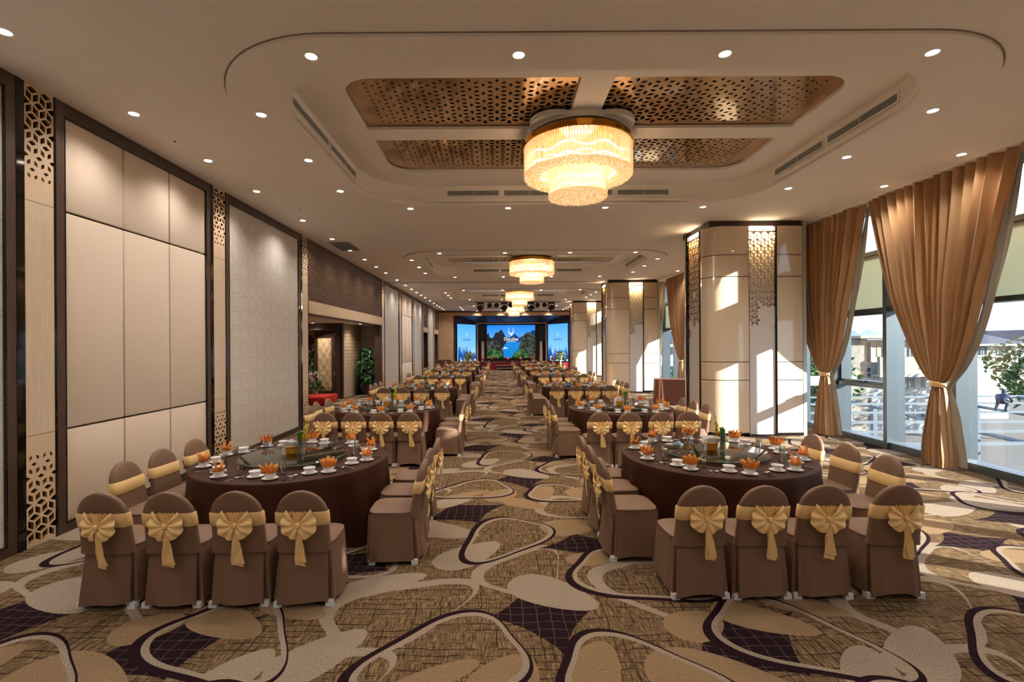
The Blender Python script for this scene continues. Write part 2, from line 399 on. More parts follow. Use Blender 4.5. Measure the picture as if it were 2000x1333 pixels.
def flat_mesh(name, loops, z0, z1, mat):
    """a plate with holes: closed 2D loops filled as a curve, z0..z1 thick"""
    cu = bpy.data.curves.new(name, 'CURVE'); cu.dimensions = '2D'; cu.fill_mode = 'BOTH'; cu.extrude = (z1-z0)/2
    for L in loops:
        sp = cu.splines.new('POLY'); sp.points.add(len(L)-1); sp.use_cyclic_u = True
        for p, (x, y) in zip(sp.points, L): p.co = (x, y, 0, 1)
    tmp = bpy.data.objects.new('tmp', cu); col.objects.link(tmp)
    dg = bpy.context.evaluated_depsgraph_get(); dg.update()
    me = bpy.data.meshes.new_from_object(tmp.evaluated_get(dg)); me.name = name
    bpy.data.objects.remove(tmp); bpy.data.curves.remove(cu)
    me.transform(Matrix.Translation((0, 0, (z0+z1)/2))); me.materials.clear(); me.materials.append(MATS[mat])
    for p in me.polygons: p.use_smooth = False
    return me
def rrect(x0, x1, y0, y1, r, n=10):
    """r: one radius or four (at x0y0, x1y0, x1y1, x0y1)"""
    rs = r if isinstance(r, (list, tuple)) else [r]*4
    P = []
    for (cx, cy, sx, sy, a0, rr) in ((x0, y0, 1, 1, PI, rs[0]), (x1, y0, -1, 1, 1.5*PI, rs[1]), (x1, y1, -1, -1, 0, rs[2]), (x0, y1, 1, -1, .5*PI, rs[3])):
        if rr <= 0: P.append((cx, cy)); continue
        for k in range(n+1):
            a = a0+k/n*PI/2
            P.append((cx+sx*rr+rr*math.cos(a), cy+sy*rr+rr*math.sin(a)))
    return P
def clip(poly, x0, x1, y0, y1):
    """convex polygon against a rectangle; points are (u, v, depth)"""
    for ax, lim, sg in ((0, x0, 1), (0, x1, -1), (1, y0, 1), (1, y1, -1)):
        res = []
        for i, p in enumerate(poly):
            q = poly[(i+1) % len(poly)]
            dp, dq = sg*(p[ax]-lim), sg*(q[ax]-lim)
            if dp >= 0: res.append(p)
            if (dp > 0 and dq < 0) or (dp < 0 and dq > 0):
                s = dp/(dp-dq); res.append(tuple(p[k]+s*(q[k]-p[k]) for k in range(3)))
        poly = res
        if len(poly) < 3: return []
    return poly
def lattice(x0, x1, y0, y1, s, depth, scale, rot=False, map3=None, ox=0, oy=0):
    """perforated sheet: one rhombus-shaped hole for each edge of a triangular net, its size from scale(u, v)"""
    mb = MB(); h = s*math.sqrt(3)/2
    dirs = [(1, 0), (.5, math.sqrt(3)/2), (-.5, math.sqrt(3)/2)]
    cells = []
    R = int(max(x1-x0, y1-y0)/h)+4
    cx, cy = (x0+x1)/2+ox, (y0+y1)/2+oy
    for j in range(-R, R+1):
        for i in range(-R, R+1):
            px, py = i*s+(j % 2)*s/2, j*h
            for d in dirs:
                mx, my = px+d[0]*s/2, py+d[1]*s/2
                a = (d[0]*s/2, d[1]*s/2); b = (-d[1]*s/(2*math.sqrt(3)), d[0]*s/(2*math.sqrt(3)))
                C = [(mx+a[0], my+a[1]), (mx+b[0], my+b[1]), (mx-a[0], my-a[1]), (mx-b[0], my-b[1])]
                if rot: C = [(-y, x) for x, y in C]; mx2, my2 = -my, mx
                else: mx2, my2 = mx, my
                C = [(x+cx, y+cy) for x, y in C]; m = (mx2+cx, my2+cy)
                if max(p[0] for p in C) < x0 or min(p[0] for p in C) > x1 or max(p[1] for p in C) < y0 or min(p[1] for p in C) > y1: continue
                cells.append((C, m, (px, py) if not rot else (-py, px)))
    def put(poly, mi):
        q = clip(poly, x0, x1, y0, y1)
        if len(q) >= 3:
            mb.cur = mi; mb.add([map3(*p) for p in q], [tuple(range(len(q)))])
    for C, m, star in cells:
        k = scale(m[0], m[1], C[0], C[2])
        if k < .05:
            put([(x, y, 0) for x, y in C], 0); continue
        I = [(m[0]+(x-m[0])*k, m[1]+(y-m[1])*k) for x, y in C]
        for e in range(4):
            f = (e+1) % 4
            put([(*C[e], 0), (*C[f], 0), (*I[f], 0), (*I[e], 0)], 0)
            put([(*I[e], 0), (*I[f], 0), (*I[f], depth), (*I[e], depth)], 1)
    return mb
ORD = ['first', 'second', 'third', 'fourth', 'fifth', 'sixth', 'seventh', 'eighth', 'ninth', 'tenth', 'eleventh', 'twelfth', 'thirteenth', 'fourteenth', 'fifteenth', 'sixteenth',
       'seventeenth', 'eighteenth', 'nineteenth', 'twentieth', 'twenty-first', 'twenty-second', 'twenty-third', 'twenty-fourth', 'twenty-fifth', 'twenty-sixth', 'twenty-seventh', 'twenty-eighth']

# ------------------------------------------------------------------ the hall
XL, XR, H, YB, YF = -4.8, 7.5, 4.75, 38.7, -9.0
TRAY_X, TRAYS = 1.15, [6.95+9.65*k for k in range(4)]
TL = ['nearest', 'second', 'third', 'farthest']
fl = tag(MB().box(-9.5, 7.95, YF-.2, 42.5, -.12, 0).build('floor', 'carpet', smooth=0), 'patterned brown woven carpet across the whole hall', kind='structure')
# ceiling with four tray openings
loops = [[(XL-.3, YF-.2), (XR+.4, YF-.2), (XR+.4, YB+3.6), (XL-.3, YB+3.6)]]
for ty in TRAYS: loops.append(rrect(TRAY_X-3.55, TRAY_X+3.55, ty-2.25, ty+2.25, 1.05))
ceil = tag(link('ceiling', flat_mesh('ceiling', loops, H, H+.06, 'ceiling')), 'pale plaster ceiling with four recessed trays', kind='structure')
ring_me = flat_mesh('tray_ring', [rrect(-4.1, 4.1, -2.77, 2.77, 1.45, 14), rrect(-3.55, 3.55, -2.25, 2.25, 1.05, 14)], H-.035, H+.01, 'ceiling')
edge_shade_me = flat_mesh('tray_edge_shade', [rrect(-4.115, 4.115, -2.785, 2.785, 1.46, 14), rrect(-4.099, 4.099, -2.769, 2.769, 1.45, 14)], H-.003, H+.01, 'edge_shade')  # flat dark strip drawn in as the ring's shaded edge
lip_me = flat_mesh('tray_lip', [rrect(-3.56, 3.56, -2.26, 2.26, 1.06, 14), rrect(-3.52, 3.52, -2.22, 2.22, 1.03, 14)], H+.02, H+.055, 'plaster')
def fascia():
    mb = MB(); P = rrect(-3.575, 3.575, -2.275, 2.275, 1.075, 14); n = len(P)
    prof = [(0, H+.05), (0, 5.0), (-.02, 5.06), (-.07, 5.1)]
    vs = []
    for o, z in prof:
        for (x, y) in P:
            l = math.hypot(x, y*1.5); vs.append((x*(1+o/3.6), y*(1+o/2.3), z))
    mb.add(vs, [(i*n+k, (i+1)*n+k, (i+1)*n+(k+1) % n, i*n+(k+1) % n) for i in range(len(prof)-1) for k in range(n)])
    return mb.mesh('fascia', 'plaster', 30)
fas_me = fascia()
ops = []
for sx in (-1, 1):
    for sy in (-1, 1):
        xs = sorted((sx*.19, sx*2.97)); ys = sorted((sy*.18, sy*1.48)); r = [0, 0, 0, 0]
        r[{(-1, -1): 0, (1, -1): 1, (1, 1): 2, (-1, 1): 3}[(sx, sy)]] = .38
        ops.append((xs[0], xs[1], ys[0], ys[1], r))
up_me = flat_mesh('upper_ceiling', [rrect(-3.7, 3.7, -2.4, 2.4, 1.15)]+[rrect(a, b, c, d, r) for a, b, c, d, r in ops], 5.07, 5.11, 'ceiling')
cap_me = MB().box(-3.2, 3.2, -1.75, 1.75, 5.24, 5.26).mesh('tray_cap', 'void_shade', 0)  # dark sheet standing in for the unlit cavity over the panels
def hole_scale(x, y, *_):
    """largest next to the bars and the chandelier, dying away towards the outer edges"""
    dx = max(0, 1-abs(x)/2.85); dy = max(0, 1-(abs(y)-.18)/1.3)
    if abs(x) > 2.72 or abs(y) > 1.36 or abs(y) < .24: return 0
    k = .22+.50*min(1, (1.2*dx)**.8*(.40+.75*dy))
    return min(.72, k)
pan_me = []
for a, b, c, d, r in ops:
    mb = lattice(a-.05, b+.05, c-.05, d+.05, .19, .02, hole_scale, True, lambda u, v, t: (u, v, 5.12+t), -(a+b)/2, -(c+d)/2)
    pan_me.append(mb.mesh('perforated_panel', ['bronze_mirror', 'void_shade'], 0))
# grilles
def grille_meshes(L, h):
    fr = MB(); t = .022
    fr.box(-L/2, L/2, -.012, .004, -h/2, -h/2+t); fr.box(-L/2, L/2, -.012, .004, h/2-t, h/2)
    fr.box(-L/2, -L/2+t, -.012, .004, -h/2+t, h/2-t); fr.box(L/2-t, L/2, -.012, .004, -h/2+t, h/2-t)
    fr.box(-.004, .004, -.010, .004, -h/2+t, h/2-t)
    bk = MB().box(-L/2+t, L/2-t, .002, .006, -h/2+t, h/2-t)
    sl = []
    n = 5
    for k in range(n):
        z = -h/2+t+(k+.5)*(h-2*t)/n
        sl.append(MB().box(-L/2+t, L/2-t, -.009, .001, z-.004, z+.004).mesh('slat', 'alu_pale', 0))
    return fr.mesh('grille_frame', 'plaster', 0), bk.mesh('grille_back', 'vent_dark', 0), sl
GR = grille_meshes(1.02, .14)
GR2 = grille_meshes(1.25, .14)
def grille(me, x, y, z, rz, label):
    o = thing('air_grille', label, 'air vent', (x, y, z), rz, 'air grilles in the ceiling trays')
    link('grille_frame', me[0], o); link('grille_back', me[1], o)
    for s in me[2]: link('slat', s, o)
# downlights
dl_rim = MB().lathe([(.052, .012), (.052, -.004), (.072, -.006), (.075, 0), (.075, .012)], 20).mesh('rim', 'plaster')
dl_lens = MB().lathe([(.054, -.003), (.050, -.0035), (.001, -.004)], 20).mesh('lens', 'lamp_lens')
spot = bpy.data.lights.new('downlight_bulb', 'SPOT'); spot.energy = SPOT_W; spot.color = WARM; spot.spot_size = math.radians(135); spot.spot_blend = .9; spot.shadow_soft_size = .05
def downlight(x, y, z, label, lit=True):
    o = thing('downlight', label, 'ceiling light', (x, y, z), 0, 'round recessed downlights')
    link('rim', dl_rim, o); link('lens', dl_lens, o)
    if lit: link('downlight_bulb', spot, o, (0, 0, -.03))
for k, ty in enumerate(TRAYS):
    for nm, me in (('tray_ring', ring_me), ('tray_edge_shade', edge_shade_me), ('tray_lip', lip_me), ('fascia', fas_me), ('upper_ceiling', up_me), ('tray_cap', cap_me)):
        link(nm, me, ceil, (TRAY_X, ty, 0))
    for me in pan_me: link('perforated_panel', me, ceil, (TRAY_X, ty, 0))
    for j, gx in enumerate((-1.62, -.54, .54, 1.62)):
        grille(GR, TRAY_X+gx, ty+2.267, 4.935, 0, f'louvred air grille, {ORD[j]} from left on far side of {TL[k]} ceiling tray')
    for sx, nm in ((-1, 'left'), (1, 'right')):
        for j, gy in enumerate((-.66, .66)):
            grille(GR2, TRAY_X+sx*3.567, ty+gy, 4.935, -sx*PI/2, f'long louvred air grille, {("nearer", "farther")[j]} on {nm} side of {TL[k]} ceiling tray')
    for j in range(4):
        x = TRAY_X+(-2.86, -.95, .95, 2.86)[j]
        downlight(x, ty-2.5, H-.035, f'round downlight, {ORD[j]} from left on near edge of {TL[k]} ceiling tray')
        downlight(x, ty+2.5, H-.035, f'round downlight, {ORD[j]} from left on far edge of {TL[k]} ceiling tray')
    for sx, nm in ((-1, 'left'), (1, 'right')):
        for j, dy in enumerate((-1.38, 0, 1.40)):
            downlight(TRAY_X+sx*3.87, ty+dy, H-.035, f'round downlight, {ORD[j]} from camera on {nm} edge of {TL[k]} ceiling tray')
n = 0
for ty in TRAYS:
    for dy in (-2.82, -1.35, .08, 1.49, 3.48, 5.3):
        if ty+dy < YB-.4:
            downlight(-4.21, ty+dy, H, f'round downlight in the row along the left wall, {ORD[n]} from camera'); n += 1
n = 0
for ty in TRAYS:
    for dy in (-1.42, .02, 1.42, 7.1):
        if ty+dy < YB-.4:
            downlight(6.69, ty+dy, H, f'round downlight in the row beside the curtains, {ORD[n]} from camera'); n += 1
# the hall goes on behind the camera: the same lamps there
for j in range(4):
    downlight(TRAY_X+(-2.86, -.95, .95, 2.86)[j], -.2, H, f'round downlight behind the viewer, {ORD[j]} from left in the nearer row')
    downlight(TRAY_X+(-2.86, -.95, .95, 2.86)[j], -5.2, H, f'round downlight behind the viewer, {ORD[j]} from left in the farther row')
for j, y in enumerate((2.7, 1.2, -1.3, -2.7, -4.1, -5.5)):
    downlight(-4.21, y, H, f'round downlight along the left wall behind the viewer, {ORD[j]} one'); downlight(6.69, y, H, f'round downlight by the curtains behind the viewer, {ORD[j]} one')
# access grille and detectors in the ceiling
o = thing('ceiling_grille', 'square-meshed return grille in ceiling above the left entrance', 'air vent', (-4.17, 13.2, H))
fr = MB()
for a in ((-.31, .31, -.64, -.60), (-.31, .31, .60, .64), (-.31, -.28, -.6, .6), (.28, .31, -.6, .6)): fr.box(a[0], a[1], a[2], a[3], -.008, .004)
fr.build('grille_frame', 'plaster', o, 0); MB().box(-.28, .28, -.6, .6, 0, .004).build('grille_back', 'vent_dark', o, 0)
bars = MB()
for k in range(14): bars.box(-.28+k*.04, -.264+k*.04, -.6, .6, -.004, 0)
tag(bars.build('louvre_bars', 'alu_pale', o, 0), kind='stuff')
for x, y, wd in ((-4.22, 6.32, 'nearer'), (-3.9, 9.55, 'farther')):
    o = thing('smoke_detector', f'small round sprinkler plate on ceiling, {wd} of the two', 'detector', (x, y, H))
    MB().lathe([(.001, -.016), (.03, -.016), (.034, -.008), (.06, -.006), (.062, 0)], 18).build('cover', 'plaster', o)
    MB().lathe([(.001, -.03), (.012, -.028), (.014, -.016)], 10).build('sensor', 'alu', o)
# track across the ceiling
tag(MB().box(XL, 4.6, 20.9, 20.96, H-.012, H+.01).build('trim_1', 'vent_dark', smooth=0), 'dark partition track running across the ceiling', kind='structure')

# ------------------------------------------------------------------ left wall
wl = struct('wall_left', 'long left wall of framed fabric and paper panels')
def shell(y0, y1, z0, z1): MB().box(XL-.25, XL-.06, y0, y1, z0, z1).build('wall_core', 'wood_dark', wl, 0)
def bay_frame(y0, y1, fw=.10):
    mb = MB()
    for a in ((y0, y0+fw, 0, H), (y1-fw, y1, 0, H)): mb.box(XL-.06, XL+.015, a[0], a[1], a[2], a[3])
    mb.build('frame_stile', 'wood_dark', wl, 0)
    MB().box(XL-.06, XL+.015, y0+fw, y1-fw, 0, .10).build('frame_rail', 'wood_dark_flat', wl, 0)
    MB().box(XL-.06, XL+.015, y0+fw, y1-fw, H-.15, H).build('frame_rail', 'wood_dark_flat', wl, 0)
    e = .012
    tr = MB(); tr.box(XL-.05, XL+.018, y0+fw, y0+fw+e, .1, H-.15); tr.box(XL-.05, XL+.018, y1-fw-e, y1-fw, .1, H-.15)
    tr.box(XL-.05, XL+.018, y0+fw, y1-fw, .1, .1+e); tr.box(XL-.05, XL+.018, y0+fw, y1-fw, H-.15-e, H-.15)
    tr.build('inner_bead', 'black_gloss', wl, 0)
    return y0+fw, y1-fw
def fabric_bay(y0, y1):
    shell(y0, y1, 0, H); a, b = bay_frame(y0, y1)
    ys = [a+(b-a)*k/3 for k in range(4)]; zs = [.10, 1.14, 3.555, H-.15]
    for i in range(3):
        for j in range(3):
            MB().cham(XL-.05, XL-.005, ys[i]+.010, ys[i+1]-.010, zs[j]+.010, zs[j+1]-.010, .014).build('fabric_panel', 'fabric_cream', wl)
    bk = MB(); bk.box(XL-.055, XL-.045, a, b, .1, H-.15); bk.build('panel_joint', 'black_gloss', wl, 0)
def paper_bay(y0, y1):
    shell(y0, y1, 0, H); a, b = bay_frame(y0, y1)
    MB().box(XL-.05, XL-.008, a, b, .1, H-.15).build('paper_panel', 'wallpaper', wl, 0)
def pil_scale(v0, v1, up):
    def f(u, v, *_):
        t = (v-v0)/(v1-v0); t = t if up else 1-t       # 1 next to ceiling or floor
        if t > .96 or t < .17: return 0
        return .34+.42*min(1, max(0, (t-.15)/.6))
    return f
def mapl(u, v, t): return (XL+.012-t, u, v)
lat_cache = {}
def pilaster(y0, y1):
    shell(y0-.08, y1+.03, 0, H)
    MB().box(XL-.06, XL+.02, y0-.09, y0-.035, 0, H).build('black_strip', 'black_gloss', wl, 0)
    MB().box(XL-.06, XL+.014, y0-.035, y0, 0, H).build('black_strip', 'black_gloss', wl, 0)
    MB().box(XL-.06, XL+.014, y1, y1+.03, 0, H).build('black_strip', 'black_gloss', wl, 0)
    MB().box(XL-.05, XL+.012, y0, y1, 1.145, 3.55).build('plain_panel', 'wood_pale', wl, 0)
    for nm, z0, z1, up in (('lower', 0, 1.14, False), ('upper', 3.555, H, True)):
        if nm not in lat_cache:
            mb = lattice(0, .335, z0, z1, .158, .03, pil_scale(z0, z1, up), False, mapl)
            lat_cache[nm] = mb.mesh('lattice_panel', ['lattice_wood', 'hole_edge'], 0)
        o = link('lattice_panel', lat_cache[nm], wl, (0, y0, 0)); o.scale = (1, (y1-y0)/.335, 1)
    MB().box(XL-.058, XL-.04, y0, y1, 0, H).build('lattice_back', 'void_shade', wl, 0)  # dark sheet painted as the shade behind the holes
paper_bay(1.6, 4.80)
pilaster(4.89, 5.21); fabric_bay(5.24, 8.04); pilaster(8.13, 8.47); paper_bay(8.50, 11.70); pilaster(11.80, 12.14)
pilaster(19.86, 20.2); paper_bay(20.23, 23.3); pilaster(23.4, 23.74); fabric_bay(23.77, 26.85); pilaster(26.95, 27.29); paper_bay(27.32, 30.3)
pilaster(30.4, 30.74); pilaster(32.6, 32.94); paper_bay(32.97, 35.6); pilaster(35.7, 36.04)
fabric_bay(-1.7, 1.5); paper_bay(-5.0, -1.75); fabric_bay(-8.9, -5.05); shell(YF, -8.9, 0, H)
slat_me = {}
def entry_top(y0, y1):
    n = 27; z0 = 3.18; p = (H-.10-z0)/n
    shell(y0, y1, z0, H)
    L = y1-y0
    me = MB().box(XL-.05, XL+.004, 0, L, 0, p*.68).mesh('slat', 'wood_slat', 0)
    for k in range(n): link('slat', me, wl, (0, y0, z0+k*p+.004))
    MB().box(XL-.06, XL+.004, y0, y1, H-.10, H).build('slat_head', 'wood_dark_flat', wl, 0)
    MB().box(XL-.25, XL+.03, y0, y1, 2.87, 3.18).build('lintel_band', 'beige_paint', wl, 0)
    MB().box(XL-.25, XL+.022, y0, y1, 2.84, 2.87).build('lintel_bead', 'wood_dark_flat', wl, 0)
entry_top(12.17, 19.77)
MB().box(XL-.25, XL+.01, 19.68, 19.77, 0, 2.84).build('jamb', 'wood_dark', wl, 0)
for (y0, y1) in ((30.77, 32.51), (36.07, 38.4)):
    entry_top(y0, y1)
    MB().box(XL-.9, XL-.8, y0-.3, y1+.3, 0, 2.84).build('recess_back', 'wood_dark', wl, 0)
    MB().box(XL-.9, XL-.25, y0-.1, y0, 0, 2.84).build('recess_side', 'wood_dark', wl, 0); MB().box(XL-.9, XL-.25, y1, y1+.1, 0, 2.84).build('recess_side', 'wood_dark', wl, 0)
    MB().box(XL-.9, XL-.25, y0, y1, 2.84, 2.9).build('recess_soffit', 'wood_dark', wl, 0)
shell(38.4, YB+.1, 0, H)
# entrance lobby behind the left wall
lob = struct('wall_lobby', 'entrance lobby walls beside the left wall')
MB().box(-9.4, XL-.25, 11.9, 21.3, 2.9, 3.0).build('soffit', 'ceiling', lob, 0)
MB().box(-6.1, -4.95, 21.1, 21.2, 0, 2.9).build('paper_panel', 'wallpaper', lob, 0)
MB().box(-6.12, -4.95, 21.07, 21.1, 0, .12).build('skirting', 'wood_dark', lob, 0)
MB().box(-6.12, -6.02, 18.7, 21.1, 0, 2.9).build('side_wall', 'wood_pale', lob, 0)
me = lattice(0, 2.35, .95, 2.88, .158, .012, lambda u, v, *_: 0 if v < 1.0 else .2+.5*min(1, (v-1)/1.2), False, lambda u, v, t: (-6.0-t, u, v)).mesh('lattice_panel', ['lattice_wood', 'hole_edge'], 0)
link('lattice_panel', me, lob, (0, 18.72, 0))
MB().box(-6.02, -6.0, 18.72, 21.07, .02, .94).build('plain_panel', 'wood_pale', lob, 0)
MB().box(-6.25, -6.0, 18.45, 18.72, 0, 2.9).build('door_post', 'wood_dark', lob, 0); MB().box(-9.4, -6.25, 18.5, 18.72, 2.64, 2.9).build('door_head', 'wood_dark_flat', lob, 0)
MB().box(-9.4, -7.95, 18.5, 18.72, 0, 2.64).build('door_post', 'wood_dark', lob, 0)
MB().box(-6.02, -5.99, 18.42, 18.47, 0, 2.9).build('black_strip', 'black_gloss', lob, 0)
MB().box(-9.5, -9.4, 11.9, 24.3, 0, 3.0).build('side_wall', 'beige_paint', lob, 0)
MB().box(-9.4, XL-.25, 11.9, 12.0, 0, 3.0).build('side_wall', 'beige_paint', lob, 0)
MB().box(-9.4, -6.12, 24.2, 24.3, 0, 3.0).build('side_wall', 'beige_paint', lob, 0); MB().box(-6.22, -6.12, 21.2, 24.2, 0, 3.0).build('side_wall', 'beige_paint', lob, 0)
MB().box(-9.4, -6.12, 21.3, 24.3, 2.9, 3.0).build('soffit', 'ceiling', lob, 0); MB().box(-9.4, -6.12, 18.72, 21.3, 3.0, 3.02).build('soffit', 'ceiling', lob, 0)
dr = tag(link('door_1', None, None, (-6.30, 18.62, 0), math.radians(-22)), 'open entrance door with buttoned cream padding', None, None, 'structure')
MB().box(-.98, 0, -.03, .03, .02, 2.62).build('door_leaf', 'wood_dark', dr, 0)
def padding(u, v):
    x = -.83+u*.68; z = .28+v*2.05
    a = x/.17+z/.22; b = x/.17-z/.22
    d = abs(math.sin(PI*a/2)*math.sin(PI*b/2))**.5
    e = min(1, min(u, 1-u, v, 1-v)*14)
    return (x, -.032-.045*e*(.35+.65*d), z)
MB().grid(padding, 34, 70).build('door_padding', 'tuft', dr, 60)
for z in (.18, .95, 1.75, 2.45): MB().cham(-.035, .05, -.045, -.03, z-.07, z+.07, .004).build('hinge', 'steel', dr)
MB().tube([(-.94, -.08, .9), (-.94, -.08, 1.7)], .014, 8).build('door_handle', 'steel', dr)
for y in (13.4, 15.0): downlight(-7.0, y+3.2, 2.895, f'round downlight in the entrance lobby soffit, {"nearer" if y < 14 else "farther"} one')
downlight(-5.5, 19.2, 2.895, 'added downlight brightening the lobby above the potted plant')  # extra lamp added to lift the dim lobby
downlight(-7.6, 22.4, 2.895, 'round downlight in the room beyond the padded door')
# wall behind the camera
tag(MB().box(-9.5, XR+.4, YF-.2, YF, 0, H).build('wall_rear', 'wood_pale', smooth=0), 'plain wall behind the viewer', kind='structure')
# ------------------------------------------------------------------ window wall on the right
MP, M0 = 1.4, 7.87                                   # mullion spacing, one mullion
GX = 7.62
k0, k1 = -12, 22
mull_me = MB().box(7.40, 7.75, -.045, .045, .0, H).mesh('mullion', 'alu', 0)
pane_lo = MB().box(GX-.006, GX+.006, .05, MP-.05, .14, 2.64).mesh('pane', 'pane', 0)
pane_hi = MB().box(GX-.006, GX+.006, .05, MP-.05, 3.86, 4.66).mesh('pane', 'pane', 0)
pane_mid = MB().box(GX-.006, GX+.006, .05, MP-.05, 2.72, 3.78).mesh('pane', 'pane', 0)
blind_me = MB().box(7.545, 7.551, .05, MP-.05, 2.72, 3.80).mesh('blind', 'blind', 0)
tr_me = [MB().box(7.44, 7.72, .045, MP-.045, z0, z1).mesh(nm, 'alu', 0) for nm, z0, z1 in (('sill', 0, .13), ('transom', 2.64, 2.72), ('transom', 3.78, 3.86), ('head', 4.66, H))]
win = None
for k in range(k0, k1):
    if (k-k0) % 6 == 0:
        q = (k-k0)//6
        win = struct(f'window_{q+1}', f'tall grey metal window wall on the right, {ORD[q]} stretch')
    y = M0+MP*k
    if y+MP > YB+.2: break
    link('mullion', mull_me, win, (0, y, 0))
    for me in tr_me: link(me.name.split('.')[0], me, win, (0, y, 0))
    if k == 1:                                        # the bay with an opening light
        a = MB().box(GX-.006, GX+.006, .05, MP-.05, .14, 1.13).build('pane', 'pane', win, 0, (0, y, 0)); b = MB().box(GX-.006, GX+.006, .09, MP-.09, 1.26, 2.60).build('pane', 'pane', win, 0, (0, y, 0))
        MB().box(7.44, 7.72, .045, MP-.045, 1.13, 1.21).build('transom', 'alu', win, 0, (0, y, 0))
        sh = MB()
        for q in ((.05, .09, 1.21, 2.64), (MP-.09, MP-.05, 1.21, 2.64), (.09, MP-.09, 1.21, 1.26), (.09, MP-.09, 2.60, 2.64)): sh.box(7.50, 7.66, q[0], q[1], q[2], q[3])
        s = sh.build('opening_sash', 'alu', win, 0, (0, y, 0))
        hd = MB(); hd.box(7.46, 7.50, MP/2-.06, MP/2+.06, 1.225, 1.245); hd.box(7.43, 7.47, MP/2-.09, MP/2+.09, 1.235, 1.26); hd.build('latch', 'black_gear', s, 0)
    else: link('pane', pane_lo, win, (0, y, 0))
    link('pane', pane_mid, win, (0, y, 0)); link('pane', pane_hi, win, (0, y, 0)); link('blind', blind_me, win, (0, y, 0))
MB().box(6.98, 7.24, YF, YB, H-.02, H+.05).build('curtain_pocket', 'plaster', ceil, 0)
# curtains, each drawn in at the waist
def curtain_meshes(seed):
    rnd = random.Random(seed); nf = 15; ph = [rnd.uniform(-.5, .5) for _ in range(nf+2)]; am = [rnd.uniform(.7, 1.3) for _ in range(nf+2)]
    ZT, ZK = 4.73, 1.36
    def half(z):
        if z > ZK: return .085+(1.36-.085)*((z-ZK)/(ZT-ZK))**.62
        return .085+.17*min(1, ((ZK-z)/1.2))**.7
    def pt(u, v, off=0):
        z = .03+(ZT-.03)*v
        wd = half(z); s = u*nf; i = int(min(s, nf-1)); fr = s-i
        a = am[i]*(1-fr)+am[i+1]*fr
        fold = math.sin(2*PI*s+ph[i]*(1-fr)+ph[i+1]*fr); fold = math.copysign(abs(fold)**.8, fold)+.25*math.sin(4*PI*s+1+ph[i]*(1-fr)+ph[i+1]*fr)
        top = min(1, max(0, (z-ZK)/1.5))
        amp = (.035+.06*top)*a
        if z < ZK: amp = .035+.06*min(1, (ZK-z)/1.0)
        edge = min(1, 8*min(u, 1-u))
        x = 7.12+.10*(1-top)*1.0+(.035*math.sin(2*PI*4*u+1)*min(1, max(0, ZK-z)) if z < ZK else 0)+fold*amp*(.3+.7*edge)
        bulge = .05*math.sin(PI*u)*(1-top)
        # folds near the waist run into it
        y = (2*u-1)*wd+.012*math.sin(3*s+z*2)
        return (x-bulge+off, y, z)
    NV = 46
    def vmap(v): return v
    drape = MB().grid(lambda u, v: pt(u, v), nf*8, NV).mesh('drape', 'curtain', 80)
    def lin(side):
        def f(u, v):
            z = .05+(ZT-.10)*v; e = 0 if side < 0 else 1
            p = pt(e, (z-.03)/(ZT-.03)); wd = half(z)
            ext = (.03+.10*math.sin(PI*min(1, max(0, (z-1.2)/3.3)))) if z > ZK else .03+.10*min(1, (ZK-z)/.5)
            return (p[0]+.03+.05*u+.012*math.sin(9*u+z*3), p[1]+side*(ext*u*1.0-.02), z)
        return MB().grid(f, 6, 30).mesh('lining', 'lining', 80)
    tb = MB(); n = 20
    vs = []
    for z, o in ((1.315, 0), (1.325, .012), (1.395, .012), (1.405, 0)):
        for k in range(n):
            a = 2*PI*k/n; vs.append((7.19+(.085+o)*math.cos(a), (.10+o)*math.sin(a), z+.012*math.sin(a)))
    tb.add(vs, [(i*n+k, i*n+(k+1) % n, (i+1)*n+(k+1) % n, (i+1)*n+k) for i in range(3) for k in range(n)])
    return drape, lin(-1), tb.mesh('tieback', 'tieback', 50)
CM = [curtain_meshes(3), curtain_meshes(8)]
CY = [(-8.3, ''), (-5.6, ''), (-2.55, ''), (-.24, ''), (2.48, ''), (5.2, ''), (7.92, 'right'), (10.68, 'left'), (13.4, ''), (16.2, ''), (19.1, 'far right'), (22.1, 'far left'), (25, ''), (28, ''), (31, ''), (34, ''), (36.8, '')]  # unseen ones near the camera are spaced to hold back the sun
CL = {7.92: 'large gold-brown curtain tied at the waist, farthest right in the photo', 10.68: 'gold-brown curtain tied at the waist beside the nearest pillar',
      19.1: 'gold-brown curtain just behind the left edge of the nearest pillar', 22.1: 'gold-brown tied curtain showing right of the second pillar'}
for i, (cy, _) in enumerate(CY):
    o = thing('curtain', CL.get(cy, f'gold-brown tied curtain at the windows, {ORD[i]} from the camera end'), 'curtain', (0, cy, 0), 0, 'tied curtains along the window wall')
    for me in CM[i % 2]: link(me.name.split('.')[0], me, o)
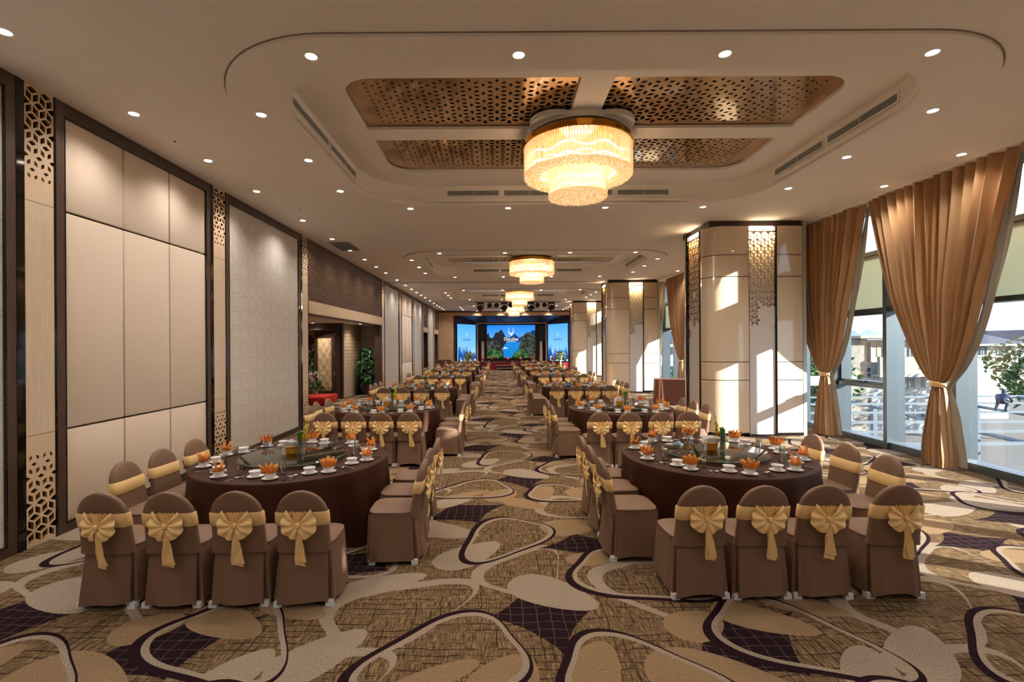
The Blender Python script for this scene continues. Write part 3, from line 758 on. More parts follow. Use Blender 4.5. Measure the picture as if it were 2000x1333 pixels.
# ------------------------------------------------------------------ lacquered pillars
def pillar(y0, label):
    o = thing('pillar', label, 'pillar', (0, y0, 0), 0, 'lacquered pillars by the windows')
    XA, XB, D, R = 4.6, 6.72, 1.62, .36
    MB().box(XA+.13, XB-.02, .13, D-.13, 0, H).build('core', 'lattice_back', o, 0)
    # outline pieces in plan
    def arc(cx, cy, a0, a1, r, n=9): return [(cx+r*math.cos(a0+(a1-a0)*k/n), cy+r*math.sin(a0+(a1-a0)*k/n)) for k in range(n+1)]
    near = [(5.50, 0)]+arc(XA+R, R, 1.5*PI, PI, R)+[(XA, R+.02)]
    far = [(XA, D-R-.02)]+arc(XA+R, D-R, PI, .5*PI, R)+[(5.5, D)]
    right = [(XB, .05), (XB-.03, .01), (6.12, 0)][::-1]
    zs = [(.07, 1.22), (1.235, 1.62), (1.635, 3.50), (3.515, 3.98), (3.995, 4.62)]
    for line in (near, far, right):
        n = len(line)
        for z0, z1 in zs:
            mb = MB(); vs = [(x, y, z0) for x, y in line]+[(x, y, z1) for x, y in line]
            mb.add(vs, [(k, k+1, n+k+1, n+k) for k in range(n-1)])
            ins = []
            for x, y in line: dx, dy = (5.7-x), (.8-y); l = math.hypot(dx, dy); ins.append((x+dx/l*.03, y+dy/l*.03))
            vs = [(x, y, z0) for x, y in ins]+[(x, y, z1) for x, y in ins]
            mb.add(vs, [(n+k, n+k+1, k+1, k) for k in range(n-1)])
            b = 0
            for zz, fl in ((z0, 0), (z1, 1)):
                vs = [(x, y, zz) for x, y in line]+[(x, y, zz) for x, y in ins]
                mb.add(vs, [(k, n+k, n+k+1, k+1) for k in range(n-1)])
            mb.build('lacquer_panel', 'lacquer', o, 40)
        mb = MB(); vs = []
        for zz in (.0, 4.64):
            for x, y in line: dx, dy = (5.7-x), (.8-y); l = math.hypot(dx, dy); vs.append((x+dx/l*.02, y+dy/l*.02, zz))
        mb.add(vs, [(k, k+1, n+k+1, n+k) for k in range(n-1)]); mb.build('joint_backing', 'black_gloss', o, 40)
    MB().box(XA+.06, XB-.02, .06, D-.06, 4.63, H).build('cornice', 'stage_dark', o, 0)
    MB().box(XB-.01, XB+.06, .02, .10, 0, H-.03).build('edge_post', 'alu_pale', o, 0)
    # lattice strips, front and aisle side
    rnd = random.Random(4); closed = {}
    def open_star(p):
        key = (round(p[0], 2), round(p[1], 2))
        if key not in closed: closed[key] = rnd.random()
        return closed[key] < max(0, (p[1]-1.8)/1.9)**1.2
    def sc_(u, v, A, B):
        if v > 4.5 or v < 1.9: return 0
        if v > 3.3: return .80
        return .76 if (open_star(A) or open_star(B)) else 0
    def strip(n, w, mp):
        me = lattice(0, w, .03, 4.52, .158, .025, sc_, False, mp).mesh('lattice_panel', ['lattice_white', 'hole_edge'], 0)
        link('lattice_panel', me, o)
    strip(0, .58, lambda u, v, t: (5.51+u, .03+t, v))
    strip(1, .66, lambda u, v, t: (XA+.03+t, D/2-.33+u, v))
    for a in ((5.495, 5.512, .005, .06, 0, 4.63), (6.09, 6.125, .0, .06, 0, 4.63)): MB().box(*a).build('black_strip', 'black_gloss', o, 0)
    for a in ((XA+.004, XA+.06, D/2-.36, D/2-.33, 0, 4.63), (XA+.004, XA+.06, D/2+.33, D/2+.36, 0, 4.63)): MB().box(*a).build('black_strip', 'black_gloss', o, 0)
    MB().box(5.53, 6.07, .035, .055, 4.54, 4.62).build('led_strip', 'led_strip', o, 0)
    MB().box(XA+.035, XA+.055, D/2-.3, D/2+.3, 4.54, 4.62).build('led_strip', 'led_strip', o, 0)
    for nm, x, y, rot, wd in (('strip_light', 5.8, .09, 0, .5), ('strip_light', XA+.09, D/2, -PI/2, .56)):
        ld = bpy.data.lights.new(nm, 'AREA'); ld.shape = 'RECTANGLE'; ld.size = wd; ld.size_y = .05; ld.energy = 26; ld.color = (1, .72, .36)
        lo = link(nm, ld, o, (x, y, 4.52)); lo.rotation_euler = (0, 0, rot)
for k, (y0, lb) in enumerate(((.89, 'glossy beige lacquered pillar beside the viewer, outside the picture'), (10.62, 'glossy beige lacquered pillar with lit lattice strips, nearest and tallest in view'), (20.35, 'glossy beige lacquered pillar with lit lattice strips, second from the camera'), (30.1, 'glossy beige lacquered pillar with lit lattice strips, nearest the stage'))): pillar(y0, lb)
# ------------------------------------------------------------------ stage end
wb = struct('wall_back', 'end wall with the stage opening')
OX0, OX1, OZ = -3.62, 5.75, 4.36
MB().box(XL-.35, OX0, YB, YB+.15, 0, 4.62).build('wood_panel', 'wood_stage', wb, 0); MB().box(OX0, XR+.4, YB, YB+.15, OZ, 4.62).build('wood_panel', 'wood_stage', wb, 0); MB().box(OX1, XR+.4, YB, YB+.15, 0, OZ).build('wood_panel', 'wood_stage', wb, 0)
MB().box(XL-.35, XR+.4, YB-.03, YB+.15, 4.62, H).build('dark_cornice', 'wood_dark_flat', wb, 0)
MB().box(-4.55, -3.85, YB-.012, YB, 0, 2.02).build('flush_door', 'wood_stage', wb, 0)
for a in ((-4.6, -4.55, 0, 2.07), (-3.85, -3.8, 0, 2.07), (-4.55, -3.85, 2.02, 2.07)): MB().box(a[0], a[1], YB-.03, YB, a[2], a[3]).build('door_trim', 'wood_pale', wb, 0)
# splayed dark surround
def quad(name, P, mat, parent, th=.05):
    n = (Vector(P[1])-Vector(P[0])).cross(Vector(P[3])-Vector(P[0])).normalized()*th
    mb = MB(); mb.add([Vector(p) for p in P]+[Vector(p)-n for p in P], [(0, 1, 2, 3), (7, 6, 5, 4), (0, 4, 5, 1), (1, 5, 6, 2), (2, 6, 7, 3), (3, 7, 4, 0)])
    return mb.build(name, mat, parent, 0)
Y2 = 41.4; IX0, IX1, IZ = -1.86, 4.12, 3.90
quad('splayed_side', [(OX0, YB+.15, 0), (IX0, Y2, 0), (IX0, Y2, IZ), (OX0, YB+.15, OZ)], 'stage_dark', wb)
quad('splayed_side', [(IX1, Y2, 0), (OX1, YB+.15, 0), (OX1, YB+.15, OZ), (IX1, Y2, IZ)], 'stage_dark', wb)
quad('splayed_soffit', [(OX0, YB+.15, OZ), (IX0, Y2, IZ), (IX1, Y2, IZ), (OX1, YB+.15, OZ)], 'stage_dark', wb)
MB().box(IX0-.2, IX1+.2, Y2+.8, Y2+.9, 0, 4.6).build('stage_back', 'stage_dark', wb, 0)
MB().box(IX0-.3, IX0, Y2, Y2+.8, 0, 4.4).build('stage_side', 'stage_dark', wb, 0); MB().box(IX1, IX1+.3, Y2, Y2+.8, 0, 4.4).build('stage_side', 'stage_dark', wb, 0); MB().box(IX0-.3, IX1+.3, Y2, Y2+.9, IZ, IZ+.4).build('stage_top', 'stage_dark', wb, 0)
for a in ((IX0-.02, IX0+.10, .6, IZ), (IX1-.10, IX1+.02, .6, IZ), (IX0+.1, IX1-.1, IZ-.10, IZ)): MB().box(a[0], a[1], Y2-.06, Y2, a[2], a[3]).build('portal_frame', 'wood_pale', wb, 0)
for x in (IX0+.38, IX1-.60): MB().box(x, x+.22, Y2-.02, Y2+.1, .6, 2.3).build('pale_column', 'wood_pale', wb, 0)
st = thing('stage', 'low stage covered in dark red carpet below the screens', 'stage', (0, 0, 0))
MB().box(OX0+.05, OX1-.05, YB-.25, Y2+.8, 0, .58).build('platform', 'stage_red', st, 0)
MB().box(OX0+.05, OX1-.05, YB-.27, YB-.24, .55, .60).build('nosing', 'stage_red', st, 0)
sp = thing('stage_steps', 'silver framed steps in front of the red stage', 'steps', (.55, 0, 0))
for z, y in ((.38, YB-.55), (.19, YB-.85)):
    MB().cham(-.75, .75, y, y+.3, z-.03, z, .006).build('tread', 'alu_pale', sp); MB().box(-.76, .76, y-.015, y, z-.05, z+.005).build('tread_edge', 'steel', sp, 0)
for x in (-.74, .74):
    MB().tube([(x, YB-.28, 0), (x, YB-.28, .38), (x, YB-.85, .19), (x, YB-.85, 0)], .018, 6).build('side_frame', 'steel', sp)
MB().tube([(-.74, YB-.86, .03), (-.45, YB-.86, .16)], .012, 6).build('brace', 'steel', sp); MB().tube([(.74, YB-.86, .03), (.45, YB-.86, .16)], .012, 6).build('brace', 'steel', sp)
# the main screen and its picture
scr = thing('led_screen', 'large bright stage screen showing a bay between dark green cliffs', 'screen', (0, 0, 0))
SX0, SX1, SZ0, SZ1, SY = -1.02, 3.18, .86, 3.72, Y2+.70
MB().box(SX0-.06, SX1+.06, SY, SY+.1, SZ0-.06, SZ1+.06).build('casing', 'black_gear', scr, 0)
def emis(name, stops, axis_z=True, strength=1.0, nscale=0, c2=None):
    m, t, b = new_mat(name); g = t.sep(t.coord('Generated'))
    c = t.ramp(g[2], stops)
    if c2:
        f = t.ramp(t.noise(t.coord(), nscale, 5, .65), [(.42, (0, 0, 0)), (.62, (1, 1, 1))]); c = t.mix(f, c, c2)
    t.put(b.inputs['Base Color'], (0, 0, 0, 1)); t.put(b.inputs['Emission Color'], c); pset(b, emit=strength, rough=.3, spec=.2)
EM = .85
emis('scr_sky', [(0, S(120, 190, 244)), (1, S(14, 120, 226))], strength=EM)
emis('scr_hill_far', [(0, S(26, 70, 110)), (1, S(18, 44, 84))], strength=EM)
emis('scr_hill', [(0, S(30, 36, 40)), (1, S(44, 44, 52))], strength=EM, nscale=6, c2=S(16, 24, 34))
emis('scr_water', [(0, S(10, 120, 190)), (1, S(24, 120, 200))], strength=EM)
emis('scr_rock', [(0, S(14, 20, 20)), (1, S(34, 36, 36))], strength=EM, nscale=3.5, c2=S(74, 84, 74))
emis('scr_green', [(0, S(14, 40, 20)), (1, S(20, 50, 28))], strength=EM, nscale=4.5, c2=S(84, 132, 76))
emis('scr_white', [(0, S(244, 246, 248)), (1, S(250, 250, 250))], strength=EM)
emis('side_sky', [(0, S(206, 230, 246)), (.35, S(120, 186, 240)), (1, S(76, 160, 238))], strength=EM)
emis('side_hill', [(0, S(16, 52, 124)), (1, S(60, 136, 214))], strength=EM, nscale=4, c2=S(22, 66, 140))
emis('side_ink', [(0, S(30, 44, 84)), (1, S(30, 44, 84))], strength=EM)
emis('side_yellow', [(0, S(196, 206, 70)), (1, S(206, 214, 90))], strength=EM)
def picture(parent, place):
    """place(s, t, layer) -> point; returns a function that lays one printed shape"""
    def lay(name, poly, layer, mat):
        n = len(poly); mb = MB()
        mb.add([place(s, t, layer) for s, t in poly], [tuple(range(n))])
        return mb.build(name, mat, parent, 0)
    return lay
lay = picture(scr, lambda s, t, l: (SX0+s*(SX1-SX0), SY-.004-.003*l, SZ0+t*(SZ1-SZ0)))
def ridge(pts, base, seed, rough):
    rnd = random.Random(seed); P = []
    for (a, b), (c, d) in zip(pts, pts[1:]):
        for k in range(6): f = k/6; P.append((a+(c-a)*f, b+(d-b)*f+rnd.uniform(-rough, rough)))
    P.append(pts[-1]); return P+[(pts[-1][0], base), (pts[0][0], base)]
def tri_fan(lay, name, P, base, layer, mat):
    # strips under a ridge line, so the outline may be as rough as it likes
    top = P[:-2]; mb_pts = []
    return lay(name, P, layer, mat)
lay('picture_sky', [(0, 0), (1, 0), (1, 1), (0, 1)], 0, 'scr_sky')
lay('picture_hill', ridge([(.30, .50), (.42, .62), (.52, .66), (.58, .74), (.66, .62), (.8, .7), (.95, .84), (1, .82)], .4, 1, .012), 1, 'scr_hill_far')
lay('picture_hill', ridge([(0, .70), (.03, .78), (.06, .62), (.12, .60), (.17, .76), (.24, .80), (.30, .86), (.36, .72), (.40, .60), (.46, .47)], .3, 2, .012), 2, 'scr_hill')
lay('picture_water', [(.30, 0), (.72, 0), (.74, .48), (.42, .50), (.34, .36)], 3, 'scr_water')
lay('picture_rock', ridge([(.66, .34), (.72, .60), (.78, .72), (.84, .78), (.92, .76), (.98, .66), (1, .64)], 0, 3, .014), 4, 'scr_rock')
lay('picture_rock', ridge([(0, .52), (.08, .50), (.16, .54), (.24, .46), (.30, .34), (.34, .2)], 0, 4, .014), 4, 'scr_rock')
lay('picture_trees', ridge([(0, .16), (.06, .24), (.14, .26), (.22, .22), (.30, .16), (.36, .03)], 0, 5, .02), 5, 'scr_green')
lay('picture_trees', ridge([(.52, .03), (.58, .18), (.68, .28), (.76, .22), (.84, .10), (.88, .02)], 0, 6, .02), 5, 'scr_green')
lay('picture_boat', [(.335, .30), (.345, .285), (.425, .285), (.435, .305), (.40, .31), (.39, .325), (.36, .322)], 6, 'scr_white')
def text(parent, s, size, loc, mat, rz=0, name='lettering'):
    cu = bpy.data.curves.new(name, 'FONT'); cu.body = s; cu.size = size; cu.align_x = 'CENTER'; cu.align_y = 'CENTER'; cu.extrude = .001
    tmp = bpy.data.objects.new('tmp', cu); col.objects.link(tmp); dg = bpy.context.evaluated_depsgraph_get(); dg.update()
    me = bpy.data.meshes.new_from_object(tmp.evaluated_get(dg)); bpy.data.objects.remove(tmp)
    me.materials.clear(); me.materials.append(MATS[mat]); me.name = name
    o = link(name, me, parent, loc); o.rotation_euler = (PI/2, 0, rz); return o
LXc = SX0+.5*(SX1-SX0)
text(scr, 'DeLaSea', .36, (LXc, SY-.03, SZ0+.57*(SZ1-SZ0)), 'scr_white')
MB().box(LXc-.43, LXc+.43, SY-.03, SY-.028, SZ0+.495*(SZ1-SZ0), SZ0+.505*(SZ1-SZ0)).build('underline', 'scr_white', scr, 0)
ant = MB()
for s in (-1, 1):
    zc = SZ0+.71*(SZ1-SZ0)
    ant.tube([(LXc+s*a, SY-.03, zc+b) for a, b in ((.02, .0), (.10, .06), (.19, .20), (.22, .36), (.19, .52), (.16, .62))], [.026, .024, .022, .018, .012, .004], 6)
    ant.tube([(LXc+s*a, SY-.03, zc+b) for a, b in ((.03, .06), (.08, .16), (.13, .2), (.2, .16))], [.02, .018, .014, .008], 6)
    ant.tube([(LXc+s*a, SY-.03, zc+b) for a, b in ((0, -.14), (.05, -.02), (.03, .1))], [.008, .016, .01], 6)
ant.build('antler_emblem', 'scr_white', scr)
for side, xa, ya, xb, yb, nm in ((0, -3.36, YB+.36, -1.98, Y2-.18, 'left'), (1, 4.24, Y2-.18, 5.60, YB+.30, 'right')):
    o = thing('side_screen', f'tall pale blue side screen on the {nm} of the stage', 'screen')
    dx, dy = xb-xa, yb-ya; L = math.hypot(dx, dy); nx, ny = dy/L, -dx/L
    Z0, Z1 = .66, 3.72
    pl = lambda s, t, l, xa=xa, ya=ya, dx=dx, dy=dy, nx=nx, ny=ny: (xa+dx*s+nx*(.02+.003*l), ya+dy*s+ny*(.02+.003*l), Z0+t*(Z1-Z0))
    quad('casing', [pl(0, 0, 0), pl(1, 0, 0), pl(1, 1, 0), pl(0, 1, 0)], 'black_gear', o, .06)
    ly = picture(o, pl)
    ly('picture_sky', [(0, 0), (1, 0), (1, 1), (0, 1)], 1, 'side_sky')
    rnd = random.Random(side+20)
    for k in range(11):
        x = k/11+rnd.uniform(-.02, .03); b = rnd.uniform(.02, .16); h = rnd.uniform(.18, .34); wd = rnd.uniform(.08, .14); x = min(max(x, .0), 1-wd)
        ly('picture_hill', ridge([(x, b+h*.5), (x+wd*.3, b+h), (x+wd*.6, b+h*.8), (x+wd, b+h*.3)], b if k % 3 else 0, k, .01), 2+k % 3, 'side_hill')
    text(o, 'DELASEA', .27, pl(.5, .58, 4), 'side_ink', math.atan2(dy, dx))
    e = MB(); c = pl(.5, .70, 4)
    for s in (-1, 1): e.tube([(c[0]+s*a*dx/L, c[1]+s*a*dy/L, c[2]+b) for a, b in ((0, -.12), (.06, 0), (.08, .10), (.05, .22))], [.016, .014, .010, .003], 6)
    e.build('antler_emblem', 'side_yellow', o)
# line-array loudspeakers, stage lamps
for x, nm in ((IX0+.14, 'left'), (IX1-.66, 'right')):
    o = thing('line_array_speaker', f'black hanging column of loudspeakers {nm} of the main screen', 'loudspeaker', (x, Y2-.3, 0))
    for k in range(5): MB().cham(0, .5, 0, .25, 2.36+k*.27, 2.61+k*.27, .015).build('speaker_box', 'black_gear', o)
    MB().tube([(.25, .12, 3.7), (.25, .12, 3.88)], .012, 6).build('hanger', 'black_gear', o)
def moving_head(name, loc, label, s=1.0, hang=False):
    o = thing(name, label, 'stage light', loc); d = -1 if hang else 1
    MB().cham(-.16*s, .16*s, -.12*s, .12*s, min(0, d*.10*s), max(0, d*.10*s), .01).build('lamp_base', 'black_gear', o)
    y = MB()
    for sx in (-1, 1): y.box(sx*.15*s-.02*s, sx*.15*s+.02*s, -.05*s, .05*s, min(d*.1*s, d*.36*s), max(d*.1*s, d*.36*s))
    y.build('yoke', 'black_gear', o, 0)
    MB().lathe([(.001, -.2*s), (.10*s, -.19*s), (.12*s, -.05*s), (.13*s, .16*s), (.12*s, .17*s)], 14, Mt(0, 0, d*.32*s, 0, math.radians(70))).build('lamp_head', 'black_gear', o)
    MB().lathe([(.001, .165*s), (.12*s, .165*s)], 14, Mt(0, 0, d*.32*s, 0, math.radians(70))).build('lamp_lens', 'black_gloss' if hang else 'stage_lens', o)
glow('stage_lens', S(170, 60, 36), .12)
for k, (x, y) in enumerate(((-1.25, YB+.1), (-.6, YB+1.2), (.75, YB+.3), (1.75, YB+.3), (2.7, YB+.9), (4.35, YB+.2))):
    moving_head('stage_light', (x, y, .58), f'small black moving stage light on the red stage, {ORD[k]} from left', 1.0)
rail = thing('light_rail', 'long black pipe under the ceiling carrying stage lights', 'lighting rail', (0, 30, 0))
MB().tube([(-1.5, 0, 4.66), (3.9, 0, 4.66)], .025, 8).build('pipe', 'black_gear', rail)
for x in (-1.4, 1.2, 3.8): MB().tube([(x, 0, 4.66), (x, 0, H)], .012, 6).build('hanger', 'black_gear', rail)
for k, x in enumerate((-1.12, .36, 2.02, 3.28)): moving_head('moving_light', (x, 30, 4.66), f'large black moving light hung from the rail, {ORD[k]} from left', 1.25, True)
for k, x in enumerate((-.55, -.12, .75, 2.42, 2.85)):
    o = thing('par_light', f'small round black spotlight hung from the rail, {ORD[k]} from left', 'stage light', (x, 30, 4.63))
    MB().tube([(0, 0, .03), (0, 0, -.08)], .012, 6).build('bracket', 'black_gear', o); MB().lathe([(.001, -.12), (.09, -.11), (.14, .02), (.15, .10), (.13, .11), (.001, .08)], 14, Mt(0, 0, -.18, 0, math.radians(75))).build('can', 'black_gear', o)
# ------------------------------------------------------------------ outside
GZ = -5.5
gr = tag(MB().box(8.2, 260, -60, 420, GZ-.3, GZ).build('ground', 'ext_ground', smooth=0), 'pale paved ground outside below the windows', kind='structure')
def block(parent, name, x0, x1, y0, y1, z0, z1, mat): return MB().box(x0, x1, y0, y1, z0, z1).build(name, mat, parent, 0)
def ext_window(parent, x0, x1, y, z0, z1, lights=1):
    f = MB(); t = .09
    for a in ((x0-t, x1+t, z0-t, z0), (x0-t, x1+t, z1, z1+t), (x0-t, x0, z0, z1), (x1, x1+t, z0, z1)): f.box(a[0], a[1], y-.08, y, a[2], a[3])
    w_ = f.build('window_frame', 'ext_white', parent, 0); MB().box(x0, x1, y-.03, y-.005, z0, z1).build('window_pane', 'ext_glass', w_, 0)
    for k in range(1, lights): zz = z0+(z1-z0)*k/lights; MB().box(x0, x1, y-.07, y-.03, zz-.04, zz+.04).build('glazing_bar', 'ext_white', w_, 0)
def PX(px, Y): return (px-VPX)*Y/F_PX
def PZ(px, py, Y): return CAM_H+(-(px-VPX)*math.sin(ROLL)+(VPY-py))*Y/F_PX
A = thing('villa', 'cream three-storey villa with stone stair tower seen through the near window', 'building')
Y = 40.0
def bw(nm, px0, px1, py0, py1, yoff=0, dep=8, mat='ext_white', par=A, YY=Y):
    return block(par, nm, PX(px0, YY), PX(px1, YY), YY+yoff, YY+yoff+dep, PZ((px0+px1)/2, py1, YY) if py1 < 900 else GZ, PZ((px0+px1)/2, py0, YY), mat)
bw('stone_tower', 1652, 1688, 662, 999, -.3, 8, 'ext_stone'); bw('main_wall', 1688, 1834, 664, 999, 0, 8, 'ext_white')
bw('roof_slab', 1660, 1842, 656, 661, -1.2, 10, 'ext_cream'); bw('balcony_front', 1700, 1834, 697, 731, -1.0, .3, 'ext_cream'); bw('balcony_floor', 1700, 1834, 731, 735, -1.0, 1.2, 'ext_white')
bw('wall_recess', 1712, 1760, 668, 697, -.04, .1, 'ext_cream')
for px in (1708, 1716): bw('pier', px, px+4, 664, 697, -1.0, .3, 'ext_white')
for (a, b, c, d, l) in ((1691, 1699, 669, 708, 1), (1691, 1699, 719, 738, 2), (1709, 1715, 730, 739, 1), (1691, 1699, 773, 790, 2), (1691, 1699, 800, 824, 2), (1776, 1786, 673, 697, 1), (1775, 1783, 737, 757, 1), (1795, 1805, 737, 757, 1), (1775, 1783, 802, 818, 1), (1795, 1803, 803, 818, 1), (1810, 1820, 674, 697, 1)):
    ext_window(A, PX(a, Y), PX(b, Y), Y-.02, PZ(a, d, Y), PZ(a, c, Y), l)
B = thing('white_outbuilding', 'plain white block building behind the steel canopy on the right', 'building')
Y3 = 47.0
block(B, 'wall', PX(1885, Y3), PX(1969, Y3), Y3, Y3+7, GZ, PZ(1930, 698, Y3), 'ext_white'); block(B, 'coping', PX(1883, Y3), PX(1971, Y3), Y3-.1, Y3+7.1, PZ(1930, 698, Y3), PZ(1930, 696, Y3), 'ext_cream')
C = thing('hip_roof_house', 'white house with grey hipped roof seen at the right edge', 'building')
Y4 = 62.0
x0, x1 = PX(1865, Y4), PX(1980, Y4); ze = PZ(1930, 672, Y4)
block(C, 'wall', x0, x1, Y4, Y4+9, GZ, ze, 'ext_white')
e = 1.0; zt = PZ(1925, 644, Y4); xm = PX(1925, Y4)
MB().add([(x0-e, Y4-e, ze), (x1+e, Y4-e, ze), (x1+e, Y4+9+e, ze), (x0-e, Y4+9+e, ze), (xm-1, Y4+4, zt), (xm+1.2, Y4+4, zt)], [(0, 1, 5, 4), (1, 2, 5), (2, 3, 4, 5), (3, 0, 4), (3, 2, 1, 0)]).build('roof', 'ext_roof', C, 0)
block(C, 'eaves', x0-e, x1+e, Y4-e, Y4+9+e, ze-.25, ze, 'ext_white')
for (a, b) in ((1905, 1914), (1920, 1926), (1948, 1958), (1962, 1968)): ext_window(C, PX(a, Y4), PX(b, Y4), Y4-.02, PZ(a, 694, Y4), PZ(a, 679, Y4))
for k, (pa, pb, pt, YY, lb) in enumerate(((1560, 1604, 660, 70, 'distant white apartment block left of the tied curtain'), (1984, 2060, 655, 80, 'distant house with blue roof at the far right edge'), (1290, 1330, 660, 75, 'pale house with gabled roof seen between the far pillars'))):
    o = thing('distant_house', lb, 'building'); xa, xb = PX(pa, YY), PX(pb, YY); z1 = PZ(pa, pt+8, YY)
    block(o, 'wall', xa, xb, YY, YY+10, GZ, z1, 'ext_white')
    MB().prism([(xa-.6, z1), (xb+.6, z1), ((xa+xb)/2, z1+1.6)], 'y', YY-.6, YY+10.6).build('roof', 'ext_roof', o, 0)
    for i in range(3):
        for j in range(2): xx = xa+(xb-xa)*(i+.3)/3; ext_window(o, xx, xx+.8, YY-.02, z1-2.0-j*3, z1-.8-j*3)
# steel canopy frame
can = thing('steel_canopy', 'white steel canopy frame of beams and posts below the windows', 'canopy frame')
for k, y in enumerate((14.5, 16.5, 18.5, 21, 24, 27)): MB().box(11.5, 30, y, y+.08, -1.08, -.98).build('purlin', 'ext_steel', can, 0)
for (xa, ya, xb, yb) in ((12, 13.2, 14.6, 28), (17.5, 13.2, 19, 28), (23, 13.2, 24, 28), (29, 13.2, 29, 28)): MB().tube([(xa, ya, -1.5), (xb, yb, -1.05)], .07, 4).build('main_beam', 'ext_steel', can, 0)
for x, y in ((13, 18.6), (13.8, 24), (18, 18.6), (18.6, 24), (23.4, 18.6), (23.7, 24), (29, 18.6), (29, 24)): MB().box(x-.1, x+.1, y-.1, y+.1, GZ, -1.1).build('post', 'ext_steel', can, 0)
per = thing('person', 'person in dark work clothes crouching on the steel canopy', 'person', (0, 0, 0))
def figure(parent, M, mat):
    J = {'pel': (0, 0, .30), 'waist': (.02, .10, .46), 'chest': (.02, .24, .62), 'neck': (.02, .32, .74), 'head': (.02, .38, .84), 'top': (.02, .40, .96),
         'lk': (-.14, .34, .44), 'la': (-.15, .10, .06), 'lt': (-.16, .26, .03), 'rk': (.16, .36, .40), 'ra': (.17, .12, .06), 'rt': (.18, .28, .03),
         'ls': (-.17, .27, .66), 'le': (-.22, .42, .46), 'lh': (-.12, .58, .34), 'rs': (.20, .27, .66), 're': (.26, .44, .48), 'rh': (.16, .60, .36)}
    Rr = {'pel': .13, 'waist': .13, 'chest': .15, 'neck': .06, 'head': .10, 'top': .07, 'lk': .075, 'la': .05, 'lt': .04, 'rk': .075, 'ra': .05, 'rt': .04, 'ls': .07, 'le': .05, 'lh': .035, 'rs': .07, 're': .05, 'rh': .035}
    E = [('pel', 'waist'), ('waist', 'chest'), ('chest', 'neck'), ('neck', 'head'), ('head', 'top'), ('pel', 'lk'), ('lk', 'la'), ('la', 'lt'), ('pel', 'rk'), ('rk', 'ra'), ('ra', 'rt'), ('chest', 'ls'), ('ls', 'le'), ('le', 'lh'), ('chest', 'rs'), ('rs', 're'), ('re', 'rh')]
    nm = list(J); me = bpy.data.meshes.new('body'); me.from_pydata([M @ Vector(J[n]) for n in nm], [(nm.index(a), nm.index(b)) for a, b in E], [])
    tmp = bpy.data.objects.new('tmp', me); col.objects.link(tmp); tmp.modifiers.new('skin', 'SKIN'); tmp.modifiers.new('sub', 'SUBSURF').levels = 2
    for n, sv in zip(nm, me.skin_vertices[0].data): sv.radius = (Rr[n], Rr[n]); sv.use_root = n == 'pel'
    dg = bpy.context.evaluated_depsgraph_get(); dg.update(); m2 = bpy.data.meshes.new_from_object(tmp.evaluated_get(dg)); bpy.data.objects.remove(tmp)
    m2.materials.clear(); m2.materials.append(MATS[mat]); m2.shade_smooth(); m2.name = 'body'
    return link('body', m2, parent)
PYY = 21.0
figure(per, Mt(PX(1952, PYY), PYY+.05, -1.0, -1.2), 'person_dark')
fen = thing('railing', 'pale vertical bar railing outside below the sill', 'railing')
MB().box(9.6, 24, 11.5, 11.56, -1.75, -1.70).build('top_rail', 'ext_steel', fen, 0)
MB().box(9.6, 24, 11.5, 11.56, -2.9, -2.85).build('bottom_rail', 'ext_steel', fen, 0)
bars = MB()
for k in range(110): x = 9.65+k*.13; bars.box(x, x+.03, 11.51, 11.54, -2.85, -1.75)
tag(bars.build('railing_bars', 'ext_steel', fen, 0), kind='stuff')
for k in range(4): MB().box(9.7+k*4.5, 9.82+k*4.5, 11.5, 11.6, GZ, -1.7).build('post', 'ext_steel', fen, 0)
pg = thing('garden_portal', 'white square garden portal by the tree left of the curtain', 'portal')
for x in (17.2, 19.6): MB().box(x, x+.5, 27.5, 28, GZ, -.4).build('post', 'ext_white', pg, 0)
MB().box(17.0, 20.3, 27.4, 28.1, -.4, .1).build('lintel', 'ext_white', pg, 0)
def tree(loc, r, h, label, n=1400, seed=1, mat='ext_tree'):
    o = thing('tree', label, 'tree', loc); rnd = random.Random(seed)
    MB().tube([(0, 0, 0), (.1, 0, h*.4), (0, .1, h*.75)], [.22, .16, .06], 7).build('trunk', 'leaf_rust', o)
    mb = MB()
    for k in range(n):
        a, b = rnd.uniform(0, 2*PI), math.acos(rnd.uniform(-1, 1)); q = r*(.55+.45*rnd.random())*(1+.25*math.sin(3*a+2*b))
        p = (q*math.sin(b)*math.cos(a), q*math.sin(b)*math.sin(a), h*.72+q*.85*math.cos(b)); s = rnd.uniform(.16, .34)
        mb.add([(-s, 0, 0), (0, -s*.5, 0), (s, 0, 0), (0, s*.5, .05)], [(0, 1, 2, 3)], Mt(*p, rnd.uniform(0, 6), rnd.uniform(-1, 1), rnd.uniform(-1, 1)))
    tag(mb.build('crown', mat, o, 0), kind='stuff')
tree((21.0, 33.0, GZ), 2.6, 7.2, 'yellow-green tree beside the white portal left of the curtain', seed=2)
tree((40.5, 36, GZ), 3.0, 7.0, 'green tree at the far right edge beyond the white block', seed=5)
tree((15.3, 40, GZ), 2.0, 5.5, 'small green tree seen between the second and nearest pillars', seed=9, n=700)
mo = thing('mountain_range', 'jagged mountains coloured pale blue for haze on the horizon', 'mountains')
